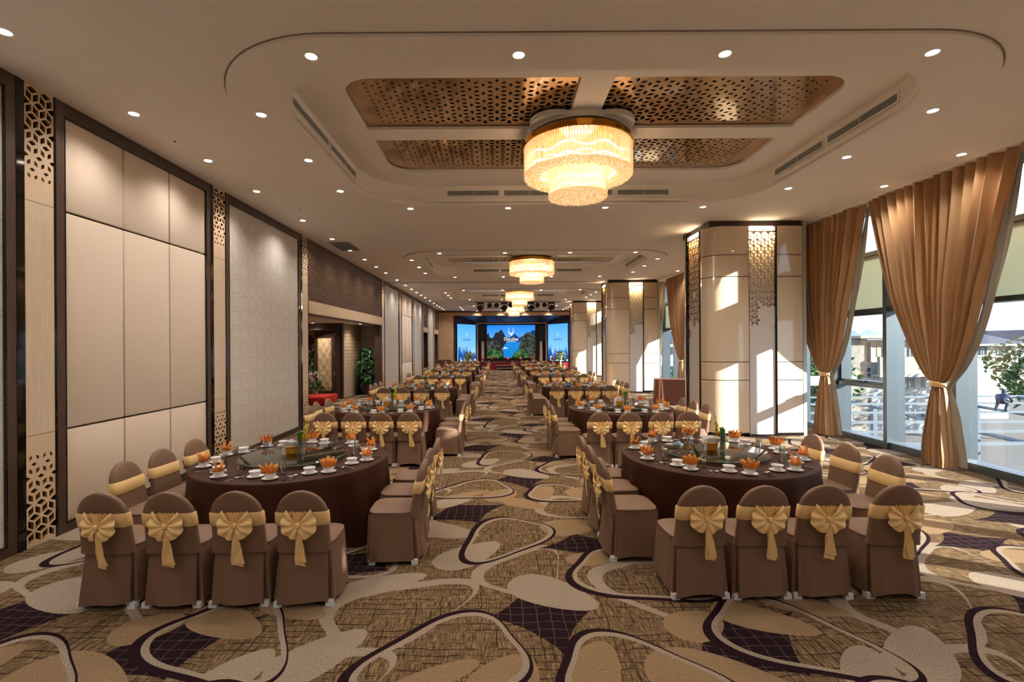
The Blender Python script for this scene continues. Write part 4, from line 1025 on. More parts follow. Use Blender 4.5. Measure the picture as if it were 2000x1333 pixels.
for j, (YY, base, amp, x0) in enumerate(((380, 7, 6, 40), (410, 8, 8, 180), (440, 6, 6, 380))):
    rnd = random.Random(30+j); P = []; x = x0
    while x < x0+330:
        P.append((x, base+amp*rnd.random()**1.5*(.5+.5*math.sin(x/31+j)**2))); x += rnd.uniform(4, 9)
    mb = MB(); n = len(P)
    vs = [(x, YY-40, GZ) for x, z in P]+[(x, YY, z) for x, z in P]+[(x, YY+40, GZ) for x, z in P]
    mb.add(vs, [(k, k+1, n+k+1, n+k) for k in range(n-1)]+[(n+k, n+k+1, 2*n+k+1, 2*n+k) for k in range(n-1)])
    mb.build('ridge', 'mountain', mo, 60)
# ------------------------------------------------------------------ chandeliers
def chandelier_parts():
    P = []
    mb = MB(); mb.lathe([(.001, 5.0), (.70, 5.0), (.72, 5.0), (.72, 5.09)], 40)
    for k in range(4):
        a = PI/4+k*PI/2; mb.lathe([(.001, 5.02), (.34, 5.02), (.34, 5.09)], 24, Mt(.52*math.cos(a), .52*math.sin(a)))
    P.append(('rose', mb.mesh('rose', 'plaster'), None))
    P.append(('gold_band', MB().lathe([(.60, 4.93), (.775, 4.93), (.785, 4.92), (.785, 4.86), (.775, 4.85), (.60, 4.87)], 56).mesh('gold_band', 'gold'), None))
    P.append(('gold_plate', MB().lathe([(.001, 4.95), (.76, 4.95), (.76, 4.93), (.001, 4.925)], 48).mesh('gold_plate', 'gold'), None))
    rnd = random.Random(5); rods = MB()
    def ring(R, n, z0, z1, r):
        for k in range(n):
            a = 2*PI*k/n+rnd.uniform(-.004, .004); x, y = R*math.cos(a), R*math.sin(a); q = rnd.uniform(-.006, .006)
            rods.tube([(x, y, z1), (x, y, z0+q)], r, 4)
    ring(.765, 190, 4.44, 4.86, .0062); ring(.70, 120, 4.44, 4.86, .006); ring(.415, 110, 4.15, 4.62, .0062); ring(.34, 60, 4.15, 4.62, .006)
    P.append(('crystal_rods', rods.mesh('crystal_rods', 'crystal'), 'stuff'))
    bd = MB(); 
    def beads(R0, R1, z, step):
        R = R0
        while R <= R1+.001:
            n = max(1, int(2*PI*R/step))
            for k in range(n):
                a = 2*PI*k/n; s = .018
                bd.add([(s, 0, 0), (0, s, 0), (-s, 0, 0), (0, -s, 0), (0, 0, s), (0, 0, -s)], [(0, 1, 4), (1, 2, 4), (2, 3, 4), (3, 0, 4), (1, 0, 5), (2, 1, 5), (3, 2, 5), (0, 3, 5)], Mt(R*math.cos(a), R*math.sin(a), z+rnd.uniform(-.006, .006), rnd.uniform(0, 3)))
            R += step*.9
    beads(.56, .765, 4.445, .042); beads(.02, .41, 4.155, .040)
    P.append(('crystal_beads', bd.mesh('crystal_beads', 'bead', 0), 'stuff'))
    P.append(('bead_tray', MB().lathe([(.54, 4.47), (.77, 4.47), (.77, 4.478), (.54, 4.478)], 48).mesh('bead_tray', 'bead'), None))
    P.append(('bead_tray', MB().lathe([(.001, 4.18), (.42, 4.18), (.42, 4.186)], 40).mesh('bead_tray', 'bead'), None))
    for (R, z, amp, n, r) in ((.73, 4.66, .035, 9, .012), (.73, 4.52, .03, 9, .012), (.62, 4.58, .03, 7, .012), (.385, 4.36, .025, 5, .010), (.385, 4.24, .025, 5, .010)):
        m = 90; mb = MB()
        mb.tube([(R*math.cos(2*PI*k/m), R*math.sin(2*PI*k/m), z+amp*math.sin(n*2*PI*k/m)) for k in range(m+1)], r, 5, False)
        P.append(('wave_reflection', mb.mesh('wave_reflection', 'wave_glint'), None))  # glowing tube drawn where LED light reflects in wavy lines
    P.append(('inner_reflector', MB().lathe([(.50, 4.86), (.50, 4.50), (.30, 4.62), (.30, 4.20)], 40).mesh('inner_reflector', 'crystal'), None))
    return P
CH = chandelier_parts()
cl = bpy.data.lights.new('chandelier_light', 'AREA'); cl.shape = 'DISK'; cl.size = .8; cl.energy = CHAND_W; cl.color = (1, .80, .56)
cb_ = bpy.data.lights.new('chandelier_bulb', 'POINT'); cb_.energy = 75; cb_.color = (1, .90, .76); cb_.shadow_soft_size = .28
for k, ty in enumerate(TRAYS):
    o = thing('chandelier', f'two-tier drum chandelier of glowing crystal rods, {TL[k]} of the four', 'chandelier', (TRAY_X, ty, 0), 0, 'crystal drum chandeliers')
    for nm, me, kd in CH:
        c = link(nm, me, o)
        if kd: c['kind'] = kd
    link('chandelier_light', cl, o, (0, 0, 4.12)); link('chandelier_bulb', cb_, o, (0, 0, 4.62))
# ------------------------------------------------------------------ covered chairs with sash and bow
def sgnpow(c, e): return math.copysign(abs(c)**e, c)
def back_dims(z):
    yc = -.195-.085*max(0, (z-.42)/.5)**1.3
    if z > .73: q = max(0, 1-((z-.73)/.195)**2); wd = .198*math.sqrt(q); th = .042*(.35+.65*math.sqrt(q))
    else: f = (.73-z)/.3; wd = .198+.012*f*f; th = .042+.008*f
    return wd, th, yc
def back_pt(z, t, off=0):
    wd, th, yc = back_dims(z)
    c, s = math.cos(t), math.sin(t)
    return ((wd+off)*sgnpow(c, .6), yc+(th+off)*sgnpow(s, .6), z)
def chair_meshes(seed):
    rnd = random.Random(seed); R = {}
    zs = [.43, .50, .58, .66, .73, .78, .82, .855, .88, .90, .913, .921, .9248]
    N = 30
    mb = MB(); vs = [back_pt(z, 2*PI*k/N) for z in zs for k in range(N)]
    mb.add(vs, [(i*N+k, i*N+(k+1) % N, (i+1)*N+(k+1) % N, (i+1)*N+k) for i in range(len(zs)-1) for k in range(N)]+[tuple((len(zs)-1)*N+k for k in range(N))])
    R['backrest'] = mb.mesh('backrest', 'cover_brown', 50)
    # seat pad
    mb = MB(); M = 40; lv = [(1.0, .455), (1.03, .468), (1.02, .482), (.94, .492), (.6, .500), (.05, .503)]
    vs = []
    for f, z in lv:
        for k in range(M):
            a = 2*PI*k/M; vs.append((.215*f*sgnpow(math.cos(a), .45), .015+.215*f*sgnpow(math.sin(a), .45), z))
    mb.add(vs, [(i*M+k, i*M+(k+1) % M, (i+1)*M+(k+1) % M, (i+1)*M+k) for i in range(len(lv)-1) for k in range(M)]+[tuple((len(lv)-1)*M+k for k in range(M))])
    R['seat'] = mb.mesh('seat', 'cover_brown', 50)
    # skirt with pleats at the corners
    mb = MB(); M = 96; NL = 9; ph = [rnd.uniform(0, 6) for _ in range(4)]
    cor = [PI/4, 3*PI/4, 5*PI/4, 7*PI/4]
    vs = []
    for i in range(NL):
        f = i/(NL-1); z = .462*(1-f)+.014*f
        for k in range(M):
            a = 2*PI*k/M; c, s = math.cos(a), math.sin(a)
            hx = .216+.030*f; yf, yr = .238+.012*f, .225+.042*f
            e = .40+.12*f
            x = hx*sgnpow(c, e); y = .008+(yf if s > 0 else yr)*sgnpow(s, e)
            d = 0
            for q, cc in enumerate(cor):
                da = (a-cc+PI) % (2*PI)-PI
                d += f**.6*((-.040 if q > 1 else -.030)*math.exp(-(da/.055)**2)+.020*math.exp(-((abs(da)-.17)/.08)**2))
            d += f*(.010*math.sin(3*a+ph[0])+.007*math.sin(7*a+ph[1])+.005*math.sin(11*a+ph[2]))
            l = math.hypot(x, y); x += x/l*d; y += y/l*d
            zz = z+(f**3)*(.030*max(0, abs(math.cos(2*a)))*(1 if s < .3 else .6)+.006*math.sin(5*a+ph[3]))
            vs.append((x, y, zz))
    mb.add(vs, [(i*M+k, (i+1)*M+k, (i+1)*M+(k+1) % M, i*M+(k+1) % M) for i in range(NL-1) for k in range(M)])
    R['skirt'] = mb.mesh('skirt', 'cover_brown', 60)
    # sash round the back
    zz = [.650, .655, .70, .755, .762]; of = [.004, .009, .010, .009, .004]
    mb = MB(); vs = [back_pt(z, 2*PI*k/N, o) for z, o in zip(zz, of) for k in range(N)]
    mb.add(vs, [(i*N+k, i*N+(k+1) % N, (i+1)*N+(k+1) % N, (i+1)*N+k) for i in range(len(zz)-1) for k in range(N)])
    R['sash'] = mb.mesh('sash', 'sash_gold', 50)
    # ruffle above the knot
    wd, th, yc = back_dims(.70); y0 = yc-th-.010
    bx = rnd.uniform(-.012, .02)
    R['ruffle'] = MB().grid(lambda u, v: (bx+(u-.5)*(.13-.07*(1-v)), y0-.012-.008*math.sin(u*44)*(.4+.6*v)-.012*math.sin(PI*u), .665+.105*v+.006*math.sin(u*30)), 40, 6).mesh('ruffle', 'bow_gold', 60)
    # bow loops: pleated fans
    def loop(s):
        tip = rnd.uniform(.122, .136); npl = 3.5; a0, a1 = math.radians(rnd.uniform(46, 56)), math.radians(-80)
        def f(u, v):
            a = a0+(a1-a0)*u
            rr = tip*(.90+.22*math.exp(-(u/.10)**2)+.10*math.sin(PI*u)+.02*math.cos(2*PI*npl*u))
            r = .008+rr*v
            pl = math.sin(2*PI*npl*u)
            return (bx+s*r*math.cos(a)*1.0, y0-.022-.020*math.sin(PI*min(1, v*1.05))-.010*pl*v, .672+r*math.sin(a)*.92)
        return MB().grid(f, 72, 7).mesh('bow_loop', 'bow_gold', 70)
    R['loops'] = [loop(-1), loop(1)]
    R['knot'] = MB().cham(bx-.016, bx+.016, y0-.052, y0-.014, .655, .690, .009).mesh('bow_knot', 'bow_gold', 60)
    def tail(dx, L, w0, w1, oy):
        def f(u, v):
            x = bx+dx*v+(u-.5)*(w0+(w1-w0)*v); z = .66-L*v-.012*(u-.5)*(1 if dx > 0 else -1)
            y = y0-.020-oy-.006*math.sin(9*v+u*4+dx*90)-.012*(1-v)+.010*v
            return (x, y, z)
        return MB().grid(f, 6, 12).mesh('bow_tail', 'sash_gold', 70)
    w = rnd.uniform(.07, .12); d = rnd.uniform(-.01, .05)
    R['tails'] = [tail(d-.012, rnd.uniform(.30, .33), .03, w, 0), tail(d+.004, rnd.uniform(.27, .30), .03, w*.9, .006)]
    lg = []
    for sx in (-1, 1):
        for sy in (-1, 1):
            lg.append(MB().add([(sx*.200+a*.030, (.19 if sy > 0 else -.205)+b*.028, z) for z in (.0, .045) for a, b in ((-1, -1), (1, -1), (1, 1), (-1, 1))], [(0, 3, 2, 1), (4, 5, 6, 7), (0, 1, 5, 4), (1, 2, 6, 5), (2, 3, 7, 6), (3, 0, 4, 7)]).mesh('leg', 'foot_white', 0))
    R['legs'] = lg
    return R
VAR = [chair_meshes(s) for s in (1, 2, 3, 4)]
def make_chair(R, full=True):
    o = link('banquet_chair', None)
    for nm in ('backrest', 'seat', 'skirt', 'sash'): link(nm, R[nm], o)
    b = link('bow', R['knot'], o)
    for m in R['loops']: link('bow_loop', m, b)
    for m in R['tails']: link('bow_tail', m, b)
    link('ruffle', R['ruffle'], b)
    if full:
        for m in R['legs']: link('leg', m, o)
    return o
PROTO = [make_chair(R) for R in VAR]
kid_cache = {p.name: list(p.children) for p in PROTO}
used = [False]*len(PROTO)
crnd = random.Random(11)
def place_chair(x, y, rz, label, group, vi=None):
    vi = crnd.randrange(len(PROTO)) if vi is None else vi
    if not used[vi]: used[vi] = True; o = PROTO[vi]
    else:
        src = PROTO[vi]; o = src.copy(); col.objects.link(o)
        for ch in kid_cache[src.name]:
            c = ch.copy(); col.objects.link(c); c.parent = o
            for g in BOWK.get(ch.name, ()):
                d = g.copy(); col.objects.link(d); d.parent = c
    o.location = (x, y, 0); o.rotation_euler = (0, 0, rz)
    tag(o, label, 'chair', group); return o
BOWK = {c.name: list(c.children) for p in PROTO for c in p.children if c.children}
# ------------------------------------------------------------------ tables and settings
TZ = .765; TR = 1.03
def cloth_mesh(seed):
    rnd = random.Random(seed); M = 160; mb = MB(); ph = [rnd.uniform(0, 6) for _ in range(4)]; nf = 15
    prof = [(.02, TZ), (.5, TZ), (.96, TZ), (1.02, TZ-.001), (1.03, TZ-.006), (1.034, TZ-.016)]
    vs = []
    for r, z in prof: vs += [(r*math.cos(2*PI*k/M), r*math.sin(2*PI*k/M), z) for k in range(M)]
    NL = 9
    for i in range(1, NL+1):
        f = i/NL; z = (TZ-.016)*(1-f)+.012*f
        for k in range(M):
            a = 2*PI*k/M
            w_ = math.sin(nf*a+ph[0]+.9*math.sin(2*a+ph[1]))
            r = 1.034+.02*f+f**.8*(.040*w_+.018*math.sin(7*a+ph[2])+.012*math.sin(23*a+ph[3]))
            vs.append((r*math.cos(a), r*math.sin(a), z))
    n = len(prof)+NL
    mb.add(vs, [(i*M+k, (i+1)*M+k, (i+1)*M+(k+1) % M, i*M+(k+1) % M) for i in range(n-1) for k in range(M)]+[tuple(range(M))])
    return mb.mesh('tablecloth', 'cloth_brown', 60)
CLOTH = [cloth_mesh(1), cloth_mesh(2)]
saucer_me = MB().lathe([(.001, .004), (.045, .004), (.05, 0), (.052, 0), (.075, .012), (.077, .014), (.073, .014), (.05, .006), (.001, .006)], 22).mesh('saucer', 'china')
bowl_me = MB().lathe([(.001, .006), (.026, .006), (.028, 0), (.030, 0), (.032, .006), (.045, .020), (.056, .045), (.060, .058), (.057, .058), (.053, .045), (.042, .022), (.028, .011), (.001, .010)], 22).mesh('bowl', 'china')
glass_me = MB().lathe([(.001, .0), (.027, 0), (.029, .002), (.032, .13), (.030, .13), (.027, .014), (.001, .012)], 20).mesh('tumbler', 'tumbler')
def petal(a, tilt, L, wd, z0):
    def f(u, v):
        w_ = wd*math.sin(PI*min(1, .25+.75*v)**1.2)*(1-v**6)+.001
        x = (u-.5)*2*w_; h = L*v; y = .012*abs(2*u-1)+tilt*h+.25*tilt*h*v
        return (x, y, h*(1-.35*abs(tilt)))
    return f, Mt(0, 0, z0, a)
def napkin_meshes(seed):
    rnd = random.Random(seed); P = []; J = MB()
    wrap = lambda mb: mb.grid(lambda u, v: ((.030+.030*v)*math.cos(2*PI*u)*(1+.25*v*abs(math.cos(PI*u))), (.030+.026*v)*math.sin(2*PI*u), .028+.045*v+.028*v*math.cos(2*PI*u)**2*(1 if math.cos(2*PI*u) > 0 else .35)), 26, 4, True)
    P.append(('wrap', wrap(MB()).mesh('wrap', 'napkin', 60))); wrap(J)
    n = 7
    for k in range(n):
        a = -1.1+2.2*k/(n-1); f, M = petal(a*.9+PI, .25+.55*abs(a)/1.1, rnd.uniform(.085, .10), .020, .045)
        M = Mt(.010*(k-3), (.012 if k % 2 else -.012), .055, 0, (-.25 if k % 2 else .2), a*.55)
        ff = lambda u, v, L=rnd.uniform(.092, .115): ((u-.5)*.046*math.sin(PI*(.22+.78*v))*1.0, .010*abs(2*u-1)-.006+.004*math.sin(8*v), L*v)
        P.append(('fold', MB().grid(ff, 4, 6, M=M).mesh('fold', 'napkin', 60))); J.grid(ff, 4, 6, M=M)
    return P, J.mesh('napkin', 'napkin', 60)
NAP = [napkin_meshes(1), napkin_meshes(2)]
chop_me = MB().tube([(0, -.11, .0055), (0, .11, .0040)], [.0045, .003], 6).mesh('chopstick', 'ebony')
rest_me = MB().cham(-.03, .03, -.009, .009, 0, .009, .003).mesh('chopstick_rest', 'china')
sp = MB(); sp.tube([(0, -.10, .006), (0, -.02, .010), (0, .045, .006)], [.004, .003, .003], 6)
sp.lathe([(.001, 0), (.012, .001), (.018, .005), (.020, .009)], 14, Matrix.Translation((0, .066, .001)) @ Matrix.Diagonal((1, 1.5, 1, 1)))
spoon_me = sp.mesh('spoon', 'steel')
disc_me = MB().lathe([(.001, .812), (.570, .812), (.575, .8105), (.575, .804), (.570, .8025), (.001, .8025)], 64).mesh('glass_disc', 'table_glass')
edge_me = MB().lathe([(.5755, .8105), (.5775, .8095), (.5775, .805), (.5755, .804)], 64).mesh('disc_edge', 'glass_rim')
ringw_me = MB().lathe([(.27, .8015), (.305, .8015), (.305, .798), (.27, .798)], 48).mesh('inner_ring', 'ring_white')
hub_me = MB().lathe([(.15, TZ), (.15, TZ+.01), (.10, .790), (.25, .797), (.001, .798)], 32).mesh('bearing', 'ebony')
def basket_mesh():
    mb = MB(); h = .085; n = 5
    def corner(z): f = z/h; return .050+.014*f, .040+.012*f
    for k in range(n):
        z = h*(k+.5)/n; a, b = corner(z); m = 24; P = []
        for q in range(m+1):
            t = 2*PI*q/m; o = .004*(1 if (q+k) % 2 else -1)
            P.append(((a+o)*sgnpow(math.cos(t), .5), (b+o)*sgnpow(math.sin(t), .5), z))
        mb.tube(P, .0075, 5, False)
    a, b = corner(0); mb.cham(-a*.9, a*.9, -b*.9, b*.9, 0, .006, .002)
    for q in range(12):
        t = 2*PI*(q+.5)/12; a0, b0 = corner(0); a1, b1 = corner(h)
        mb.tube([(a0*sgnpow(math.cos(t), .5), b0*sgnpow(math.sin(t), .5), 0), (a1*sgnpow(math.cos(t), .5), b1*sgnpow(math.sin(t), .5), h)], .006, 5)
    a, b = corner(h); mb.tube([((a+.003)*sgnpow(math.cos(2*PI*q/24), .5), (b+.003)*sgnpow(math.sin(2*PI*q/24), .5), h) for q in range(25)], .007, 6, False)
    return mb.mesh('woven_body', 'basket', 50)
basket_me = basket_mesh()
def tissue_mesh():
    mb = MB(); rnd = random.Random(3)
    for k in range(6):
        a = -.5+k*.2
        mb.grid(lambda u, v, a=a, k=k: ((u-.5)*(.12+.05*v)+.01*math.sin(k), -.035+k*.014+.010*math.sin(u*7+k)+a*.05*v, .055+.085*v*(.75+.35*math.cos(PI*(u-.5)))+.01*math.sin(u*9+k)), 8, 5)
    return mb.mesh('tissue', 'tissue', 70)
tissue_me = tissue_mesh()
card_me = MB().box(-.018, .018, -.001, .001, 0, .075).mesh('tag_card', 'tissue', 0)
vase_me = MB().lathe([(.001, .0), (.034, 0), (.036, .004), (.031, .06), (.030, .10), (.038, .20), (.036, .20), (.028, .10), (.029, .06), (.033, .012), (.001, .010)], 22).mesh('vase_glass', 'tumbler')
def stems_mesh():
    mb = MB(); rnd = random.Random(4)
    for k in range(26):
        a = rnd.uniform(0, 2*PI); q = rnd.uniform(.004, .024); r2 = q*1.35
        mb.tube([(q*math.cos(a), q*math.sin(a), .014), (q*.8*math.cos(a+.6), q*.8*math.sin(a+.6), .12), (r2*math.cos(a+.3), r2*math.sin(a+.3), rnd.uniform(.24, .27))], [.005, .005, .006], 5)
    return mb.mesh('green_stems', 'stem_green', 50)
def spray_mesh(seed):
    mb = MB(); rnd = random.Random(seed); stem = [(.035, 0, .16), (.06, 0, .21), (.07, .01, .29), (.082, 0, .39), (.10, -.01, .48)]
    st_ = MB().tube(stem, [.004, .004, .003, .002, .001], 5)
    for k in range(16):
        f = k/15; i = min(3, int(f*3.2)+1); p = Vector(stem[i-1 if i else 0]).lerp(Vector(stem[i]), (f*3.2) % 1)
        s = .040*(1-f*.7)
        for q in range(5):
            M = Mt(p.x+rnd.uniform(-.012, .012), p.y+rnd.uniform(-.012, .012), p.z, rnd.uniform(0, 6)+q*1.26, rnd.uniform(.2, .9))
            mb.add([(0, 0, 0), (s*.5, s*.6, .004), (0, s*1.3, .012), (-s*.5, s*.6, .004)], [(0, 1, 2, 3)], M)
    return st_.mesh('flower_stem', 'stem_green'), mb.mesh('blossoms', 'petal_yellow', 0)
stems_me = stems_mesh(); SPRAY = [spray_mesh(1), spray_mesh(2)]
CLOCK = ['six', 'five', 'four', 'two', 'one', 'twelve', 'eleven', 'ten', 'eight', 'seven']
SIDE = {'L': 'left', 'R': 'right'}
RN = ['front', 'second', 'third', 'fourth', 'fifth', 'sixth', 'farthest']
srnd = random.Random(21)
def put(name, me, loc, rz, label, cat, group):
    return tag(link(name, me, None, loc, rz), label, cat, group)
def setting(cx, cy, ang, tab, hour, row):
    """one place: ang points from the table centre to the diner"""
    ax, ay = math.cos(ang), math.sin(ang); rx, ry = -ay, ax       # to the diner's right
    def at(out_, right): return (cx+ax*out_+rx*right, cy+ay*out_+ry*right)
    face = ang+PI/2
    g = srnd.uniform
    j = lambda: g(-.012, .012)
    place = f"{hour} o'clock on {tab}"
    x, y = at(.875+j(), -.02+j())
    put('saucer', saucer_me, (x, y, TZ), 0, f'white saucer below the napkin bowl at {place}', 'saucer', 'saucers laid on the tables')
    put('bowl', bowl_me, (x, y, TZ+.0065), 0, f'white bowl holding a folded napkin at {place}', 'bowl', 'bowls laid on the tables')
    v = srnd.randrange(2); nz = TZ+.0065
    if row < 2:
        o = tag(link('napkin', None, None, (x, y, nz), face+g(-.5, .5)), f'orange napkin folded like petals at {place}', 'napkin', 'orange napkins in bowls')
        for nm, me in NAP[v][0]: link(nm, me, o)
    else: put('napkin', NAP[v][1], (x, y, nz), face+g(-.5, .5), f'orange napkin folded like petals at {place}', 'napkin', 'orange napkins in bowls')
    x, y = at(.775+j(), -.185+j())
    put('saucer', saucer_me, (x, y, TZ), 0, f'white saucer below the empty bowl at {place}', 'saucer', 'saucers laid on the tables')
    put('bowl', bowl_me, (x, y, TZ+.0065), 0, f'empty white bowl on its saucer at {place}', 'bowl', 'bowls laid on the tables')
    x, y = at(.70+j(), .06+j())
    put('tumbler', glass_me, (x, y, TZ), 0, f'tall clear drinking glass at {place}', 'glass', 'tall clear glasses')
    if row < 2:
        t = face+g(-.15, .15)
        for s, nm in ((-1, 'left'), (1, 'right')):
            x, y = at(.875, .13+s*.007)
            put('chopstick', chop_me, (x, y, TZ+.009), t, f'dark chopstick, {nm} of the pair at {place}', 'chopstick', 'dark chopsticks in pairs')
        x, y = at(.815, .15)
        put('chopstick_rest', rest_me, (x, y, TZ), t, f'small white chopstick rest at {place}', 'chopstick rest', 'chopstick rests')
        x, y = at(.865, .20+j())
        put('spoon', spoon_me, (x, y, TZ), t+PI+g(-.1, .1)+PI, f'silver spoon beside the chopsticks at {place}', 'spoon', 'silver spoons')
ROWY = {'L': [3.77, 8.14, 12.85, 18.0, 22.5, 27.0, 31.6], 'R': [3.84, 7.98, 13.1, 18.3, 22.6, 27.1, 31.7]}
ROWX = {'L': [-2.34, -2.26, -2.30, -2.22, -2.25, -2.25, -2.25], 'R': [2.48, 2.45, 2.36, 2.45, 2.42, 2.42, 2.42]}
FRONT = {'L': [[-3.08, -2.575, -2.06, -1.553], [-2.92, -2.47, -1.97, -1.51], [-3.06, -2.55, -2.07, -1.52]], 'R': [[1.60, 2.09, 2.59, 3.16], [1.66, 2.15, 2.66, 3.14], [1.57, 2.07, 2.55, 3.01]]}
jr = lambda s: crnd.uniform(-s, s)
for sd_ in ('L', 'R'):
    for r in range(7):
        y0 = ROWY[sd_][r]; cx = ROWX[sd_][r]; cy = y0+1.74
        tab = f'the {RN[r]} {SIDE[sd_]} table'
        o = thing('banquet_table', f'round table under a floor-length dark brown cloth, {RN[r]} in the {SIDE[sd_]} row', 'table', (cx, cy, 0), crnd.uniform(0, 6), 'round banquet tables')
        link('tablecloth', CLOTH[r % 2], o)
        # chairs: four on the near side, three on either side
        fx = FRONT[sd_][r] if r < 3 else [cx-.76+.51*k for k in range(4)]
        order = range(3, -1, -1) if sd_ == 'L' else range(4)
        for q, k in enumerate(order):
            place_chair(fx[k]+(jr(.01) if r else 0), y0+.25+jr(.015), jr(.05), f'brown covered chair with gold bow, {ORD[q]} from aisle, near side of {tab}', 'covered banquet chairs')
        wall, ais = ('wall', 'aisle') if sd_ == 'L' else ('window', 'aisle')
        xl, xr = (cx-1.32, cx+1.60) if sd_ == 'L' else (cx-1.49, cx+1.38)
        for q, dy in enumerate((.95, 1.50, 2.06)):
            wl_, wr_ = (wall, ais) if sd_ == 'L' else (ais, wall)
            place_chair(xl+.28+jr(.015)-((.03, .06, .03)[q] if sd_ == 'L' else 0), y0+dy+jr(.02), -PI/2+jr(.05), f'brown covered chair with gold sash, {ORD[q]} along the {wl_} side of {tab}', 'covered banquet chairs')
            place_chair(xr-.28+jr(.015), y0+dy+jr(.02), PI/2+jr(.05), f'brown covered chair with gold sash, {ORD[q]} along the {wr_} side of {tab}', 'covered banquet chairs')
        t = thing('turntable', f'round glass turntable in the middle of {tab}', 'turntable', (cx, cy, 0), 0, 'glass turntables')
        link('glass_disc', disc_me, t); link('disc_edge', edge_me, t); link('inner_ring', ringw_me, t); link('bearing', hub_me, t)
        b = thing('tissue_basket', f'small yellow wicker basket of white tissues on {tab}', 'basket', (cx-.03, cy+.02, .8125), crnd.uniform(-.3, .3), 'tissue baskets')
        link('woven_body', basket_me, b); link('tissue', tissue_me, b)
        c = link('tag_card', card_me, b, (-.085, -.03, 0))
        v = thing('flower_vase', f'glass vase with green stems and yellow flowers on {tab}', 'vase', (cx+.085, cy-.03, .8125), (0 if sd_ == 'L' else 2.6)+crnd.uniform(-.3, .3), 'vases with yellow flowers')
        link('vase_glass', vase_me, v); link('green_stems', stems_me, v); sm = SPRAY[r % 2]
        f = link('flower_stem', sm[0], v); link('blossoms', sm[1], f)
        a0 = crnd.uniform(-.1, .1)+(.16 if sd_ == 'L' else -.1)
        for k in range(10): setting(cx, cy, -PI/2+a0+k*2*PI/10, tab, CLOCK[k], r)
for p, u_ in zip(PROTO, used):
    if not u_:
        for ch in kid_cache[p.name]:
            for g in list(ch.children): bpy.data.objects.remove(g)
            bpy.data.objects.remove(ch)
        bpy.data.objects.remove(p)
# ------------------------------------------------------------------ other furniture, plants
def draped(name, L, W, Hh, loc, rz, label):
    o = thing(name, label, 'table', loc, rz); M = 120; mb = MB(); vs = []
    for i in range(9):
        f = i/8; z = Hh*(1-f)+.012*f
        for k in range(M):
            a = 2*PI*k/M; e = .22+.05*f
            x = (L/2+.02*f)*sgnpow(math.cos(a), e); y = (W/2+.02*f)*sgnpow(math.sin(a), e)
            d = f*.022*math.sin(20*a+1.2*math.sin(3*a)); l = math.hypot(x, y); vs.append((x+x/l*d, y+y/l*d, z))
    mb.add(vs, [(i*M+k, (i+1)*M+k, (i+1)*M+(k+1) % M, i*M+(k+1) % M) for i in range(8) for k in range(M)]+[tuple(range(M))])
    mb.build('tablecloth', 'cover_red', o, 50)
plain('cover_red', S(112, 68, 54), .06, 5, .05, 350, rough=.5)
draped('side_table', 1.5, .75, .84, (6.05, 16.35, 0), math.radians(-12), 'rectangular table under a brown cloth between the two nearest pillars')
draped('reception_table', 1.1, .8, 1.0, (-3.85, 33.6, 0), 0, 'dark cloth-covered table against the left wall near the stage')
pl = thing('potted_plant', 'tall leafy climbing plant in a dark round pot by the entrance', 'plant', (-5.5, 20.1, 0))
MB().lathe([(.001, 0), (.17, 0), (.20, .03), (.255, .30), (.25, .46), (.235, .50), (.22, .50), (.22, .44), (.001, .44)], 28).build('pot', 'pot_dark', pl)
MB().tube([(0, 0, .42), (0, 0, 1.6)], .04, 8).build('moss_pole', 'leaf_rust', pl)
def leafy(n, rf, z0, z1, size, seed):
    rnd = random.Random(seed); mb = MB()
    for k in range(n):
        z = rnd.uniform(z0, z1); a = rnd.uniform(0, 2*PI); r = rf((z-z0)/(z1-z0))*math.sqrt(rnd.uniform(.15, 1)); s = size*rnd.uniform(.7, 1.25)
        M = Mt(r*math.cos(a), r*math.sin(a), z, a-PI/2, -rnd.uniform(.3, 1.1), rnd.uniform(-.4, .4))
        mb.add([(0, 0, 0), (s*.45, s*.35, .01), (s*.40, s*.8, 0), (0, s*1.5, -.02), (-s*.40, s*.8, 0), (-s*.45, s*.35, .01), (0, s*.7, -.015)], [(0, 1, 6), (1, 2, 6), (2, 3, 6), (3, 4, 6), (4, 5, 6), (5, 0, 6)], M)
    return mb
tag(leafy(420, lambda f: .10+.30*math.sin(PI*min(1, .25+.7*f))**.8, .48, 1.92, .12, 3).build('foliage', 'leaf_green', pl, 0), kind='stuff')
rc = thing('red_platform', 'low red carpeted platform in the entrance lobby', 'platform', (-6.5, 16.7, 0))
MB().cham(-.7, .55, -.25, 1.1, 0, .27, .01).build('carpet_top', 'red_carpet', rc)
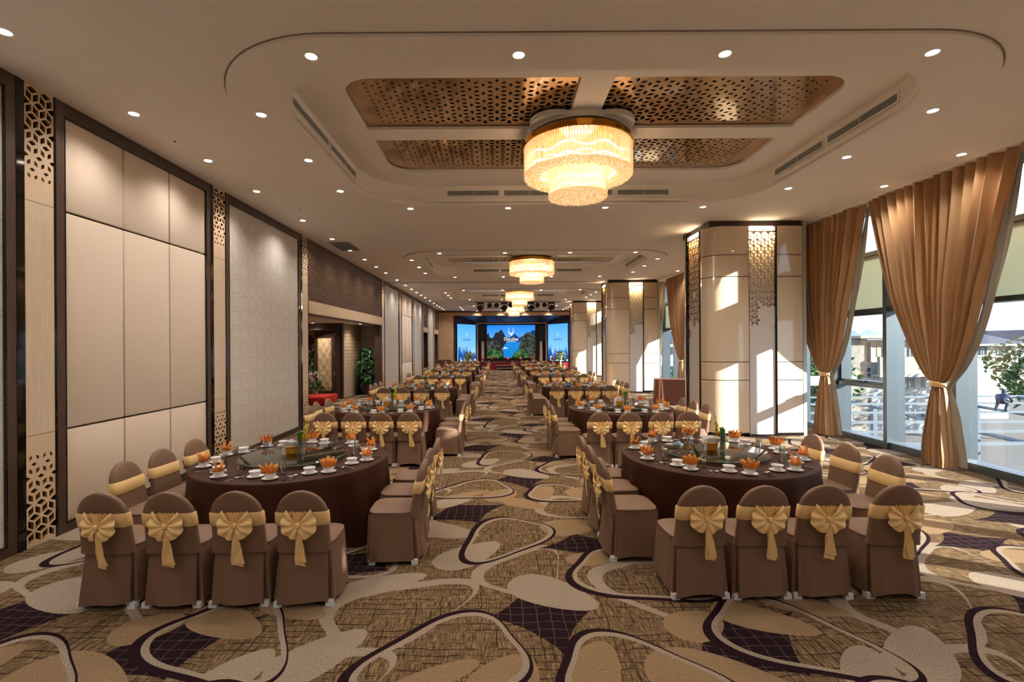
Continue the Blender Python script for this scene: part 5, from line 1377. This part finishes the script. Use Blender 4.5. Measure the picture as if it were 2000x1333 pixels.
f1 = thing('flower_arrangement', 'bunch of white flowers standing behind the red platform', 'flowers', (-6.85, 18.0, 0))
MB().lathe([(.001, 0), (.14, 0), (.10, .3), (.16, .42), (.001, .42)], 18).build('stand', 'china', f1)
tag(leafy(90, lambda f: .28, .42, .8, .09, 5).build('foliage', 'leaf_green', f1, 0), kind='stuff')
def blooms(n, R, z0, z1, s0, seed):
    rnd = random.Random(seed); mb = MB()
    for k in range(n):
        a = rnd.uniform(0, 2*PI); q = R*math.sqrt(rnd.random()); c = (q*math.cos(a), q*math.sin(a), rnd.uniform(z0, z1))
        for p in range(6):
            M = Mt(*c, p*PI/3+k, rnd.uniform(.2, .8)); s = s0*rnd.uniform(.8, 1.2)
            mb.add([(0, 0, 0), (s*.5, s*.6, .01), (0, s*1.2, .02), (-s*.5, s*.6, .01)], [(0, 1, 2, 3)], M)
    return mb
tag(blooms(55, .32, .5, 1.05, .06, 6).build('blossoms', 'petal_white', f1, 0), kind='stuff')
f2 = thing('hanging_foliage', 'tall spray of green and russet leaves at the edge of the doorway', 'plant', (-7.55, 19.6, 0))
MB().tube([(0, 0, 0), (.05, 0, 1.2), (.15, 0, 2.4)], [.03, .025, .01], 7).build('stem', 'leaf_rust', f2)
tag(leafy(120, lambda f: .30, 1.1, 1.9, .13, 8).build('green_leaves', 'leaf_green', f2, 0), kind='stuff'); tag(leafy(120, lambda f: .42, 1.8, 2.5, .13, 9).build('russet_leaves', 'leaf_rust', f2, 0), kind='stuff')
for x, nm, sdn in ((-2.35, 'left', 1), (4.75, 'right', 2)):
    o = thing('stage_flowers', f'tall flower arrangement at the {nm} side of the stage', 'flowers', (x, 37.3, 0))
    MB().lathe([(.001, 0), (.2, 0), (.06, .1), (.06, .7), (.16, .85), (.001, .85)], 16).build('stand', 'china', o)
    tag(leafy(110, lambda f: .45*(1-f*.6), .85, 1.5, .13, sdn).build('foliage', 'leaf_green', o, 0), kind='stuff')
    tag(blooms(60, .4, .9, 1.35, .08, sdn+3).build('blossoms', 'petal_white', o, 0), kind='stuff')
